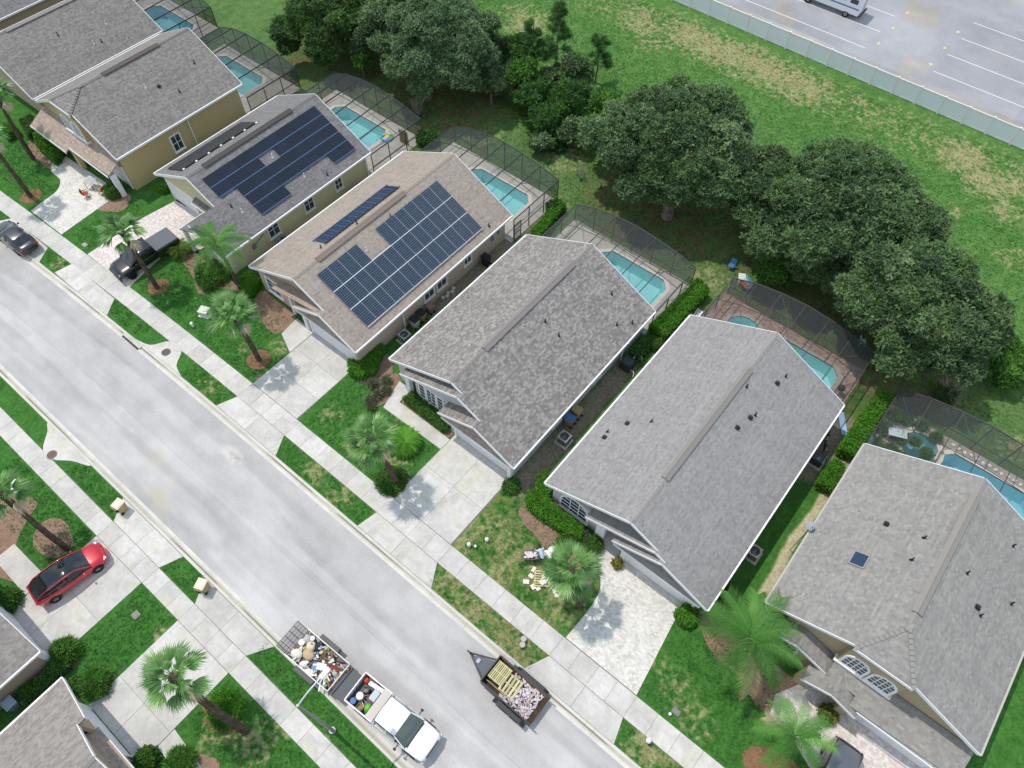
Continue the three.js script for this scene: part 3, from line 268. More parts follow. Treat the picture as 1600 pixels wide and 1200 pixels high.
const h2 = house({ label: 'pale yellow house with big blue black solar collectors on grey roof', x0: -56, zb: -33.35, segs: [[-56, -46.8, -19.25], [-46.8, -43.4, -16.6]], roof: RM.dgrey, wall: PYEL, ridge: [-30.5, -21], zcore: -21, rooms: [[-55.5, -51.2, -19.75], [-47.1, -43.9, -17.1]], vents: [[-47.41, -26.07, 'w'], [-46.08, -20.29], [-45.31, -20.66, 'w'], [-44.82, -26.97, 'w'], [-43.9, -28.65]], ventMat: M(0x4a4745) });
garage(h2, -55.1, -51.6, -19.75); pent(h2, -50.6, -47.3, 3.1, -19.8, 2.7, -19.1, RM.dgrey); wpart(h2, 'porch_roof', plan([[-49, -19.3], [-46.82, -19.3], [-46.82, -16.62], [-49, -16.62]], x => 2.55 + (x + 49) * .47, .1, (x, z) => [z, x]), RM.dgrey); wpart(h2, 'column', bx(-48.9, -48.6, 0, 2.5, -17, -16.7), white); wpart(h2, 'fascia', bx(-49.06, -49.005, 2.38, 2.56, -19.2, -16.6), white);
for (const [z, w, t] of [[-26, .9, 1.4], [-22, 1, 1.4], [-29.5, .7, 1]]) win(h2, 'R', z, 1, -43.85, w, t, { frame: offwhite, rows: 2 }); spout(h2, -43.3, -32.9, 2.65, 0); wpart(h2, 'electric_meter', mg([at(rbox(.12, .5, .35, .02), -43.8, 1.1, -19.8), bar([-43.78, 1.4, -19.8], [-43.78, 1.9, -21], .05)]), greyMetal);
const h0 = house({ label: 'house with wide grey brown roof in the upper left corner', x0: -86.2, zb: -33, segs: [[-86.2, -73.6, -18.2]], roof: RM.brown, wall: TAN, zcore: -18.7, ridge: [-30, -21], vents: [[-76.5, -29, 'w'], [-77.5, -24.5], [-75.4, -26.6, 'w'], [-75.2, -27.3]] });
house({ label: 'house whose grey roof fills the top left corner behind another', x0: -101, zb: -33, segs: [[-101, -88.4, -18.2]], roof: RM.dgrey, wall: TAN, zcore: -18.7 });
// houses on the near side face the other way
const n1 = house({ label: 'near house with reddish brown roof behind the red car', dir: -1, x0: -39.9, zb: 27, segs: [[-39.9, -27.3, 9.45]], roof: RM.pink, wall: TAN, zcore: 9.95 }); garage(n1, -33.2, -28.5, 9.95, -1); wpart(n1, 'corner_column', bx(-28.05, -27.7, 0, 2.4, 9.6, 9.93), white);
const n2 = house({ label: 'near house with pinkish tan roof in the bottom left corner', dir: -1, x0: -24.95, zb: 27, segs: [[-24.95, -21.2, 9.45], [-21.2, -12.35, 9.9]], roof: RM.pink, wall: TAN, zcore: 10.4, rooms: [[-24.45, -19.3, 10]], ridge: [13, 24], ventMat: M(0x7f7b78) }); garage(n2, -23.6, -19.7, 9.99, -1); pent(n2, -21.3, -17.6, 2.9, 10.35, 2.55, 9.7, pentMat, white);

// ---------- solar ----------
const pvTex = tex(256, 448, (x, y) => { const cx = (x / 256 * 6) % 1, cy = (y / 448 * 10) % 1; if (x < 7 || x > 248 || y < 7 || y > 440) return [128, 140, 150]; const corner = Math.abs(cx - .5) + Math.abs(cy - .5) > .88; if (cx < .05 || cx > .95 || cy < .05 || cy > .95 || corner) return [104, 120, 132]; const n = vn(x * .3, y * .3) * 10; return [14 + n, 28 + n, 46 + n]; });
const pvMat = M(undefined, { map: pvTex, roughness: .16, clearcoat: .6, clearcoatRoughness: .05 }), pvBlack = [0x0d141f, 0x0f1724, 0x0b121b].map(c => M(c, { roughness: .18, clearcoat: .5, clearcoatRoughness: .08 })), pvBlue = [0x26405e, 0x1e344e].map(c => M(c, { roughness: .3 })), pvEdge = M(0x5a7194, { roughness: .3, metalness: .4 });
function module(a, x, z, yf, dx, dz, mat, sl, edge) { const ang = Math.atan2(3.08, 6.3) * sl, sec = Math.hypot(6.3, 3.08) / 6.3, len = dx * sec - .012; const g = new THREE.BoxGeometry(len, .04, dz - .012); const o = part(a, 'module', g, mat); o.position.set(x - a.position.x, yf(x) + .12 - a.position.y, z - a.position.z); o.rotation.z = -ang; if (edge) part(o, 'edge_frame', mg([bx(len / 2 - .07, len / 2, .021, .034, -dz / 2 + .01, dz / 2 - .01)]), edge); return o; }
const uvPV = o => { const u = o.geometry.attributes.uv; return o; };
{ const a = thing('solar_array', 'white gridded dark blue solar panels on the tan roof', 'solar panels', [-31.5, -25.6, 3.9]), xe = [-33.95, -32.35, -30.75, -29.15]; for (let r = 0; r < 3; r++) for (let k = 0; k < 13; k++) { if (r === 0 && (k === 4 || k === 5)) continue; const z = -19 - 1.018 * (k + .5); module(a, (xe[r] + xe[r + 1]) / 2, z, h3.yf, 1.6, 1.018, pvMat, 1); } a.children.forEach(o => { const u = o.geometry.attributes.uv; for (let i = 8; i < 12; i++) u.setXY(i, ...[u.getY(i), u.getX(i)]); });
  for (const x of [-32.35, -30.75]) wpart(a, 'rail', bar([x, h3.yf(x) + .13, -19], [x, h3.yf(x) + .13, -32.2], .1, .045), M(0xb9bec2, { metalness: .3, roughness: .4 })); wpart(a, 'rail', bar([-29.1, h3.yf(-29.1) + .12, -19], [-29.1, h3.yf(-29.1) + .12, -32.2], .05, .07), M(0xb9bec2, { metalness: .3, roughness: .4 })); }
{ const a = thing('solar_array', 'large blue black solar array on grey roof of pale yellow house', 'solar panels', [-46.5, -26, 4.2]), rows = [[-48.85, [[-20.1, -32.4]]], [-47.92, [[-20.1, -25], [-26.6, -32.4]]], [-46.98, [[-21.7, -32.4]]], [-46.05, [[-21.7, -32.4]]], [-45.11, [[-21.7, -24.9], [-29.9, -32.4]]]];
  rows.forEach(([x, list], r) => list.forEach(([z0, z1]) => { const n = Math.max(1, Math.round((z0 - z1) / 1.63)), d = (z0 - z1) / n; for (let k = 0; k < n; k++) module(a, x + .465, z0 - d * (k + .5), h2.yf, .93, d, pvBlack[(k + r) % 3], 1, pvEdge); })); }
{ const a = thing('solar_array', 'striped pool heating panels on the far slope of tan roof', 'solar panels', [-36.7, -25.8, 4.9]); for (let k = 0; k < 24; k++) { const o = module(a, -36.7, -21.75 - .336 * (k + .5), h3.yf, 1.45, .31, pvBlue[k % 2], -1); } wpart(a, 'header_pipe', bar([-37.5, h3.yf(-37.5) + .12, -21.6], [-37.5, h3.yf(-37.5) + .12, -29.9], .06), black); wpart(a, 'header_pipe', bar([-35.93, h3.yf(-35.93) + .12, -21.6], [-35.93, h3.yf(-35.93) + .12, -29.9], .06), black); }
{ const a = thing('solar_array', 'flat black pool heating panels on far slope of grey roof', 'solar panels', [-53.2, -24, 4.2]); const m = M(0x26282b, { roughness: .6 }); for (let k = 0; k < 6; k++) module(a, -53.2, -20 - 1.35 * (k + .5), h2.yf, 2.75, 1.34, m, -1); for (let k = 0; k < 7; k++) wpart(a, 'clamp', at(rbox(.14, .06, .2, .02), -51.7, h2.yf(-51.7) + .08, -20.2 - k * 1.3), white); }

// ---------- screened pool cages, decks and pools ----------
const screen = M(0x5c6063, { transparent: true, opacity: .22, roughness: 1, specularIntensity: .1 }), screenD = M(0x4a4f54, { transparent: true, opacity: .4, roughness: 1, specularIntensity: .1 });
const quad = (a, b, c, d) => { const g = new THREE.BufferGeometry(); g.setAttribute('position', new THREE.Float32BufferAttribute([...a, ...b, ...c, ...a, ...c, ...d], 3)); g.setAttribute('uv', new THREE.Float32BufferAttribute(new Float32Array(12), 2)); g.computeVertexNormals(); return g; };
const sm = (x0, x1, z0, z1, z2) => 0;
function cage(label, x0, x1, zh, zb, col, scr, n = 6, kick = false) { const c = thing('pool_cage', label, 'pool enclosure', [(x0 + x1) / 2, zb]); const f = M(col, { roughness: .45 }); const pr = [1.9, 2.65, 3, 3.15, 3.02, 2.72, 2.25], hs = Array.from({ length: n + 1 }, (_, i) => { const t = i / n * 6, k = Math.min(5, Math.floor(t)); return pr[k] + (pr[k + 1] - pr[k]) * (t - k) + .1; }), X = i => x0 + (x1 - x0) * i / n, zp = zb + (zh - zb) * .45;
  const hh = 2.55; const top = (i, z) => { const t = (z - zb) / (zh - zb); return hs[i] + (Math.min(hs[i], hh) - hs[i]) * t * .35; };
  for (let i = 0; i <= n; i++) { wpart(c, 'beam', bar([X(i), hs[i], zb], [X(i), top(i, zh), zh], .05, .1), f); wpart(c, 'post', bar([X(i), .04, zb], [X(i), hs[i] - .07, zb], .07, .06), f); if (i < n) { const j = i + 1; wpart(c, 'edge_rail', bar([X(i) + .03, hs[i], zb - .003], [X(j) - .03, hs[j], zb - .003], .075, .075), f); wpart(c, 'purlin', bar([X(i) + .03, top(i, zp), zp], [X(j) - .03, top(j, zp), zp], .04, .04), f); wpart(c, 'chair_rail', bar([X(i) + .035, .95, zb], [X(j) - .035, .95, zb], .05, .05), f);
      wpart(c, 'screen_panel', quad([X(i), hs[i], zb], [X(j), hs[j], zb], [X(j), top(j, zh), zh], [X(i), top(i, zh), zh]), scr); wpart(c, 'screen_panel', quad([X(i), .04, zb], [X(j), .04, zb], [X(j), hs[j], zb], [X(i), hs[i], zb]), screenD); } }
  wpart(c, 'brace', bar([X(0), hs[0], zb + .05], [X(1), top(1, zp), zp], .04), f); wpart(c, 'brace', bar([X(n), hs[n], zb + .05], [X(n - 1), top(n - 1, zp), zp], .04), f); wpart(c, 'brace', bar([X(2), hs[2], zb + .05], [X(3), top(3, zp), zp], .04), f);
  for (const i of [0, n]) { const m = 3, Z = k => zb + (zh - zb) * k / m; for (let k = 1; k <= m; k++) { wpart(c, 'post', bar([X(i), .04, Z(k) - .03], [X(i), top(i, Z(k)) - .07, Z(k) - .03], .06, .07), f); wpart(c, 'chair_rail', bar([X(i), .95, Z(k - 1) + .035], [X(i), .95, Z(k) - .07], .05, .05), f); wpart(c, 'screen_panel', quad([X(i), .04, Z(k - 1)], [X(i), .04, Z(k)], [X(i), top(i, Z(k)), Z(k)], [X(i), top(i, Z(k - 1)), Z(k - 1)]), scr); } } return c; }
const plaster = M(0xe0f4f4, { roughness: .8 }), plaster3 = M(0xcde8f2, { roughness: .8 });
const rip = tex(256, 256, (x, y) => { const v = 255 * fbm(x * .06, y * .06, 3); return [v, v, v]; }, false);
const water = M(0xc6ebec, { roughness: .04, transmission: 1, thickness: 0, ior: 1.33, bumpMap: rep(rip, 1 / 3, 1 / 3), bumpScale: .03 });
function pool(label, out, pl, wt, cop, grow, depth = 1.3) { const cx = out.reduce((s, p) => s + p[0], 0) / out.length, cz = out.reduce((s, p) => s + p[1], 0) / out.length; const p = thing('swimming_pool', label, 'swimming pool', [cx, cz]); const pos = []; out.forEach((a, i) => { const b = out[(i + 1) % out.length]; pos.push(a[0], -depth, a[1], b[0], -depth, b[1], b[0], .03, b[1], a[0], -depth, a[1], b[0], .03, b[1], a[0], .03, a[1]); }); const g = new THREE.BufferGeometry(); g.setAttribute('position', new THREE.Float32BufferAttribute(pos, 3)); g.computeVertexNormals(); wpart(p, 'basin', mg([g, plan(out, -depth, 0)]), pl);
  wpart(p, 'water', plan(out, -.09, 0), wt); const outer = out.map(([x, z]) => { const dx = x - cx, dz = z - cz, l = Math.hypot(dx, dz); return [x + dx / l * grow * 1.2, z + dz / l * grow * 1.2]; }); wpart(p, 'coping', plan(outer, .075, .03, undefined, [out]), cop); return p; }
const cop1 = M(0xd9cfc2, { roughness: .85 }), deckC = concMat(0xe6e4dc), deckB = paverMat([[146, 122, 110], [164, 140, 126], [132, 112, 104], [154, 134, 122]]), deckG = concMat(0xcac5bb);
function deck(x0, x1, zb, zh, mat, holes) { struct('pool_deck', plan(rect(x0, x1, zb, zh), .045, .1, undefined, holes), mat); }
deck(-86, -73.8, -39.3, -32.4, deckC, [poolOutline(POOLS.h0)]); pool('blue pool under the dark cage at the top left edge', poolOutline(POOLS.h0), plaster3, water, cop1, .3); cage('dark framed pool cage at the top left edge', -85.5, -73.9, -33, -39.3, 0x202428, screenD);
deck(-70.8, -58.6, -37.8, -31, deckC, [poolOutline(POOLS.h1)]); pool('turquoise pool behind the tall ochre house', poolOutline(POOLS.h1), plaster, water, cop1, .35); cage('black framed pool cage behind the tall ochre house', -70.6, -58.6, -31.6, -37.8, 0x23282d, screenD, 5);
deck(-55.6, -43.4, -40, -32.9, deckC, [poolOutline(POOLS.h2)]); pool('turquoise pool with round spa behind pale yellow house', poolOutline(POOLS.h2), plaster, water, cop1, .3); cage('grey framed pool cage behind the pale yellow house', -55.4, -43.5, -33.4, -40, 0x34383b, screen);
deck(-41, -28.2, -41.6, -34.9, deckC, [poolOutline(POOLS.h3)]); pool('turquoise pool with low end wall behind the tan roof', poolOutline(POOLS.h3), plaster, water, cop1, .3); cage('bronze framed pool cage behind the tan roof', -40.7, -28.3, -35.3, -41.6, 0x3a3939, screen);
deck(-25.6, -13.4, -40.7, -33.9, deckC, [poolOutline(POOLS.h4)]); pool('turquoise pool with clipped corners behind mottled brown roof', poolOutline(POOLS.h4), plaster, water, cop1, .3); cage('light framed pool cage behind the mottled brown roof', -25.5, -13.5, -34.3, -40.5, 0x4c4a48, screen);
deck(-11, 1.5, -41.9, -35.3, deckB, [poolOutline(POOLS.h5), circle(spa5)]); pool('shaded teal pool behind the plain grey roof', poolOutline(POOLS.h5), plaster, water, deckG, .35); pool('round spa in brown patio behind plain grey roof', circle(spa5), plaster, water, deckG, .3, .9); cage('light framed pool cage over the brown patio', -10.7, 1.3, -35.7, -41.8, 0x4c4a48, screen);
deck(4, 17, -40.3, -32.3, deckG, [poolOutline(POOLS.h6), circle(spa6)]); pool('blue pool edged with white stones behind skylight roof', poolOutline(POOLS.h6), plaster3, water, cop1, .3); pool('round raised spa among plants behind skylight roof', circle(spa6), plaster3, water, cop1, .35, .9); cage('light framed pool cage full of potted plants', 4.1, 16.4, -32.7, -40.2, 0x4a4846, screen);

// ---------- plants ----------
const leafMat = (c, t = .35) => M(c, { roughness: .75, transmission: t, thickness: 0, specularIntensity: .5 });
// a sprig: a few folded leaves round a point
function sprig(n, len, wid, spread, sd) { const s0 = seed; seed = sd; const g = []; for (let i = 0; i < n; i++) { const q = new THREE.BufferGeometry(); const w = wid * rr(.7, 1.2), l = len * rr(.7, 1.2); q.setAttribute('position', new THREE.Float32BufferAttribute([0, 0, 0, w / 2, .25 * w, l * .45, 0, 0, l, 0, 0, 0, 0, 0, l, -w / 2, .25 * w, l * .45], 3)); q.setAttribute('uv', new THREE.Float32BufferAttribute(new Float32Array(12), 2)); q.computeVertexNormals(); q.rotateX(rr(-1.1, .2)); q.rotateZ(rr(-.6, .6)); q.rotateY(i / n * 6.283 + rr(-.5, .5)); q.translate(rr(-spread, spread), rr(-spread, spread) * .7, rr(-spread, spread)); g.push(q); } seed = s0; return mg(g); }
const SPR = [1, 2, 3].map(i => sprig(9, .3, .16, .16, 900 + i)), SPRs = [1, 2].map(i => sprig(7, .15, .08, .08, 950 + i)), SPRg = [1, 2].map(i => sprig(8, .34, .05, .05, 970 + i));
const dummy = new THREE.Object3D();
function scatter(parent, name, geo, mat, list, cols) { const m = new THREE.InstancedMesh(geo, mat, list.length); m.name = name; list.forEach(([x, y, z, s, c], i) => { dummy.position.set(x, y, z); dummy.rotation.set(rr(-.7, .7), rr(0, 6.283), rr(-.7, .7)); dummy.scale.setScalar(s); dummy.updateMatrix(); m.setMatrixAt(i, dummy.matrix); m.setColorAt(i, c); }); m.castShadow = m.receiveShadow = true; m.userData = { kind: 'stuff' }; parent.add(m); return m; }
const tint = (base, v) => { const c = new THREE.Color(base); const k = 1 + rr(-v, v); return c.multiplyScalar(k); };
const barkTex = tex(128, 256, (x, y) => { const v = fbm(x * .15, y * .03, 4) * 90 + vn(x * .6, y * .2) * 20; return clampC([58 + v, 52 + v * .94, 46 + v * .9]); });
const bark = M(undefined, { map: barkTex, roughness: 1 }), oakLeaf = leafMat(0xffffff, .35), hedgeLeaf = leafMat(0xffffff, .3), dryTwig = M(0x9a9186, { roughness: 1 });
function limb(a, b, r0, r1, bend = .3) { const m = [(a[0] + b[0]) / 2 + rr(-bend, bend), (a[1] + b[1]) / 2 + bend * .5, (a[2] + b[2]) / 2 + rr(-bend, bend)]; const c = new THREE.CatmullRomCurve3([a, m, b].map(p => new THREE.Vector3(...p))); const g = new THREE.TubeGeometry(c, 8, 1, 7); const p = g.attributes.position, ring = 8; for (let i = 0; i < p.count; i++) { const t = Math.floor(i / ring) / 8, q = c.getPoint(t), r = r0 + (r1 - r0) * t; p.setXYZ(i, q.x + (p.getX(i) - q.x) * r, q.y + (p.getY(i) - q.y) * r, q.z + (p.getZ(i) - q.z) * r); } g.computeVertexNormals(); return g; }
// spreading tree: base, crown centre, radii, height of crown centre, leaf tones
function tree(name, label, [bx0, bz], [cx, cz], rx, rz, cy, ry, nl, dens, tones, { group, tr = .32, leaf = oakLeaf, geo = SPR, size = 1 } = {}) {
  const t = thing(name, label, 'tree', [bx0, bz], 0, group); const dx = cx - bx0, dz = cz - bz; const fork = [dx * .25, Math.max(1.2, cy - ry * .75), dz * .25];
  const limbs = [limb([0, -.1, 0], fork, tr * 1.25, tr, .1)], lobes = [];
  const NL = Math.round(nl * (nl > 12 ? 3.6 : 1)), big = nl > 12; if (big) { rx *= 1.13; rz *= 1.13; ry *= 1.06; }
  for (let i = 0; i < NL; i++) { const a = i * 2.39996 + rr(-.3, .3), q = Math.sqrt((i + .5) / NL), u = Math.sqrt(Math.max(0, 1 - q * q)), k = (big ? rr(.62, 1.08) : rr(.74, 1.04)) * (1 - .16 * vn(a * 1.3 + bx0, 3.3)); lobes.push([dx + rx * q * .9 * k * Math.cos(a), cy + ry * (u * k * 1.1 - .42 * q * rr(.3, 1.3)) + rr(-.3, .3), dz + rz * q * .9 * k * Math.sin(a), (big ? rr(.1, .175) : rr(.24, .38)) * (rx + rz) / 2, Math.floor(rnd() * tones.length)]); }
  for (let i = 0; i < NL; i += big ? 5 : 2) { const l = lobes[i]; limbs.push(limb(fork, [l[0] * .9 + dx * .1, l[1] - .3, l[2] * .9 + dz * .1], tr * .5, .05, .7)); }
  part(t, 'trunk', mg(limbs), bark); const pts = [];
  for (const [x, y, z, r, k] of lobes) { const n = Math.round(dens * r * r * (big ? 1.5 : 1)); for (let i = 0; i < n; i++) { const u = rr(-.75, 1), a = rr(0, 6.283), q = Math.sqrt(1 - u * u), s = r * Math.pow(rnd(), big ? .42 : .22) * (big ? .75 + .75 * vn(a * 2.5 + x, u * 5 + z) : .86 + .3 * vn(a * 2 + x, u * 4 + z)); pts.push([x + s * q * Math.cos(a), y + s * u * .72, z + s * q * Math.sin(a), size * (big ? .9 : 1) * rr(.5, 1.5), tint(tones[rnd() < .6 ? k : Math.floor(rnd() * tones.length)], .22)]); } }
  geo.forEach((g, j) => scatter(t, 'crown', g, leaf, pts.filter((_, i) => i % geo.length === j))); return t; }
const OAK = [0x58754c, 0x6c8a58, 0x486440, 0x7d9868, 0x5f7d4c, 0x64864e], OAKB = [0x3f6b2b, 0x4a7a30, 0x386026], LIGHT = [0x4d7f2a, 0x5f9434, 0x447426];
tree('oak_tree', 'broad dark oak whose grey trunk shows behind the mottled roof', [-19.4, -46.1], [-21.2, -49], 7.6, 7, 5.2, 3.8, 34, 330, OAK, { tr: .45, group: 'large oaks behind the gardens' });
tree('oak_tree', 'widest dark oak in the middle of the tree line', [-7.3, -49], [-6.6, -50.5], 7.3, 7.6, 4.9, 3.6, 34, 330, OAK, { tr: .42, group: 'large oaks behind the gardens' });
tree('oak_tree', 'dark oak at the right end of tree line above the skylight roof', [1.2, -45.2], [1.8, -45.3], 6.2, 5.6, 4.6, 3.5, 26, 330, OAK, { tr: .38, group: 'large oaks behind the gardens' });
tree('oak_tree', 'smaller oak filling the gap between the two broad oaks', [-13.6, -49.5], [-13.2, -49.6], 3.9, 4.2, 4, 3, 16, 330, OAK, { tr: .28, group: 'large oaks behind the gardens' });
tree('oak_tree', 'drooping grey green oak behind the two solar roofs', [-47.5, -45], [-46.8, -46.6], 6.2, 5.8, 4.9, 3.7, 28, 330, [0x66845a, 0x759264, 0x5b7850, 0x6d8a60], { tr: .4, group: 'large oaks behind the gardens' });
tree('oak_tree', 'dark oak left of the drooping grey green oak', [-54, -48], [-53.5, -47.5], 5, 5, 4.4, 3.4, 20, 330, OAK, { tr: .35, group: 'large oaks behind the gardens' });
tree('oak_tree', 'bright green tree nearest the black framed pool cage', [-60.8, -43], [-60.5, -43.3], 5, 4.4, 3.6, 3, 20, 330, [0x4f7436, 0x5c8438, 0x446632], { tr: .3, group: 'large oaks behind the gardens' });
tree('oak_tree', 'dark tree at the very top left of the tree line', [-65, -50], [-64.5, -49], 4.8, 4.6, 4, 3.2, 18, 330, OAK, { tr: .3, group: 'large oaks behind the gardens' });
tree('oak_tree', 'dark tree cut by the top edge behind the drooping oak', [-57.5, -55], [-57, -54.5], 5, 4.6, 4.2, 3.2, 18, 330, OAK, { tr: .3, group: 'large oaks behind the gardens' });
tree('shade_tree', 'small bright green tree beside the pale yellow house cage', [-54.8, -43.2], [-54.8, -43.2], 1.1, 1.1, 1.7, 1.1, 6, 420, LIGHT, { tr: .07 });
tree('shade_tree', 'bright leafy fruit tree left of the swing set', [-8.6, -44.6], [-8.6, -44.6], 1.5, 1.5, 1.6, 1.2, 8, 420, LIGHT, { tr: .08 });
tree('shade_tree', 'bright green thicket tree below the three pines', [-37.8, -50.2], [-37.5, -50], 2.3, 2.2, 1.7, 1.5, 10, 400, OAKB, { tr: .1 });
tree('shade_tree', 'low bright thicket tree between pines and broad oak', [-34.6, -48.2], [-34.4, -48.2], 2.2, 2, 1.6, 1.4, 10, 400, OAKB, { tr: .1 });
tree('shade_tree', 'dark green understory tree left of the pines', [-41, -50.5], [-41, -50.3], 1.9, 1.9, 1.7, 1.4, 9, 400, OAK, { tr: .1 });
tree('shade_tree', 'small bright bush tree at the right edge under last oak', [10, -47.5], [10, -47.3], 1.7, 1.5, 1, 1, 8, 420, LIGHT, { tr: .08 });
tree('shade_tree', 'bushy thicket tree at the left end of the undergrowth', [-43.2, -51], [-43.2, -51], 1.8, 1.8, 1.5, 1.3, 9, 400, OAKB, { tr: .1, group: 'undergrowth below the pines' }); tree('shade_tree', 'thicket tree right behind the middle pine trunk', [-38.2, -53.4], [-38.2, -53.2], 1.7, 1.6, 1.4, 1.2, 9, 400, OAK, { tr: .1, group: 'undergrowth below the pines' }); tree('shade_tree', 'low thicket tree at foot of the palmetto', [-35.8, -51.2], [-35.8, -51.2], 1.7, 1.7, 1.3, 1.2, 9, 400, LIGHT, { tr: .1, group: 'undergrowth below the pines' }); tree('shade_tree', 'dark thicket tree touching the left side of broad oak', [-31.4, -48.6], [-31.4, -48.6], 1.8, 1.8, 1.6, 1.3, 9, 400, OAK, { tr: .1, group: 'undergrowth below the pines' }); tree('shade_tree', 'rounded thicket tree nearest the bronze cage lawn', [-33.6, -45.9], [-33.6, -45.9], 1.4, 1.3, 1, 1, 8, 400, OAK, { tr: .08, group: 'undergrowth below the pines' });
 [[-45, -51.5, 2.3, 'tall shaggy thicket tree behind the drooping oak'], [-42, -52.8, 2.2, 'tall thicket tree left of the leftmost pine'], [-39.8, -50.9, 2, 'mid height thicket tree under the leftmost pine'], [-36.4, -54.6, 2, 'thicket tree between middle and right pine'], [-33.2, -50.8, 2.2, 'tall thicket tree behind the palmetto'], [-30.2, -51.2, 2.1, 'tall thicket tree merging into the broad oak crown'], [-41.8, -48.4, 1.6, 'low thicket tree at the lawn edge below the pines']].forEach(([x, z, r, l], i) => tree('shade_tree', l, [x, z], [x + rr(-.2, .2), z], r, r, 1.5 + r * .5, r * .95, 11, 420, [OAK, OAKB, LIGHT][i % 3], { tr: .12, group: 'undergrowth below the pines' }));
// pines
function pine(x, z, h, label) { const t = thing('pine_tree', label, 'tree', [x, z], 0, 'three young pines'); part(t, 'trunk', limb([0, -.1, 0], [rr(-.15, .15), h, rr(-.15, .15)], .11, .03, .1), bark); const needles = [], br = []; for (let y = h * .34; y < h; y += .6) for (let k = 0; k < 4; k++) { const a = rr(0, 6.283), l = (1 - (y / h) ** 2 * .8) * 1.9 * rr(.6, 1.15); const e = [Math.cos(a) * l, y + .35 * l, Math.sin(a) * l]; br.push(limb([0, y, 0], e, .025, .012, .05)); for (let i = 0; i < 20; i++) { const q = rr(.62, 1.05); needles.push([e[0] * q + rr(-.16, .16), y + .35 * l * q + rr(-.1, .2), e[2] * q + rr(-.16, .16), rr(.8, 1.4), tint(rnd() < .5 ? 0x4f8038 : 0x437032, .2)]); } } part(t, 'branches', mg(br), bark); scatter(t, 'needles', SPRg[0], oakLeaf, needles); }
pine(-38.9, -55.2, 8.2, 'middle and fullest of the three young pines'); pine(-40.6, -53.3, 7.2, 'leftmost thin one of the three young pines'); pine(-35.8, -58, 5.4, 'rightmost shortest of the three young pines');
// dead twiggy bushes
function twigs(name, label, x, z, r, h, n) { const g = []; for (let i = 0; i < n; i++) { const a = rr(0, 6.283), q = rr(.3, 1) * r, e = [Math.cos(a) * q, h * rr(.6, 1), Math.sin(a) * q]; g.push(limb([0, 0, 0], e, .03, .008, .25)); for (let k = 0; k < 3; k++) g.push(limb([e[0] * .6, e[1] * .6, e[2] * .6], [e[0] + rr(-.35, .35), e[1] + rr(-.1, .3), e[2] + rr(-.35, .35)], .014, .005, .1)); } const t = thing(name, label, 'bush', [x, z]); part(t, 'twigs', mg(g), dryTwig); return t; }
twigs('bare_bush', 'bare grey twiggy bush in shade of the drooping oak', -46.3, -42.4, 1.2, 2, 22); { const t = twigs('bare_bush', 'half dead grey bush on the lawn below the right oak', 7.2, -43.6, 1.4, 1.5, 18); const l = []; for (let i = 0; i < 500; i++) l.push([rr(-.8, .6), rr(.1, .8), rr(-.5, .9), rr(.6, 1), tint(0x4a6b38, .2)]); scatter(t, 'leaves', SPRs[0], oakLeaf, l); } twigs('bare_sapling', 'thin bare sapling on the dry lawn beside bronze cage', -28.4, -45.2, .5, 1.5, 7);
// clipped hedges and round shrubs
function hedge(label, poly, h, tone, { group, name = 'hedge', y0 = 0, geo = SPRs, round = .12 } = {}) { const cx = poly.reduce((s, p) => s + p[0], 0) / poly.length, cz = poly.reduce((s, p) => s + p[1], 0) / poly.length, t = thing(name, label, 'hedge', [cx, cz], 0, group); const pts = [], inside = (x, z) => { let c = false; for (let i = 0, j = poly.length - 1; i < poly.length; j = i++) { const [xi, zi] = poly[i], [xj, zj] = poly[j]; if ((zi > z) !== (zj > z) && x < (xj - xi) * (z - zi) / (zj - zi) + xi) c = !c; } return c; };
  const xa = Math.min(...poly.map(p => p[0])), xb = Math.max(...poly.map(p => p[0])), za = Math.min(...poly.map(p => p[1])), zb = Math.max(...poly.map(p => p[1])), area = (xb - xa) * (zb - za); const T = () => tint(tone[Math.floor(rnd() * tone.length)], .25);
  for (let i = 0; i < area * 130; i++) { const x = rr(xa, xb), z = rr(za, zb); if (inside(x, z)) pts.push([x - cx, h + rr(-.12, .05) + (vn(x * 3, z * 3) - .5) * .14, z - cz, rr(.8, 1.3), T()]); }
  poly.forEach((a, i) => { const b = poly[(i + 1) % poly.length], l = Math.hypot(b[0] - a[0], b[1] - a[1]); for (let k = 0; k < l * h * 110; k++) { const u = rnd(); pts.push([a[0] + (b[0] - a[0]) * u - cx + rr(-.07, .07), rr(.05, h), a[1] + (b[1] - a[1]) * u - cz + rr(-.07, .07), rr(.8, 1.3), T()]); } });
  part(t, 'stems', plan(poly.map(([x, z]) => [cx + (x - cx) * .9 - cx, cz + (z - cz) * .9 - cz]), h - .16, h - .2), M(tone[0], { roughness: 1 })); geo.forEach((g, j) => scatter(t, 'leaves', g, hedgeLeaf, pts.filter((_, i) => i % geo.length === j))); return t; }
const HB = [0x4f8a1f, 0x5c9a26, 0x457d1c], HD = [0x47752a, 0x548430, 0x3d6826];
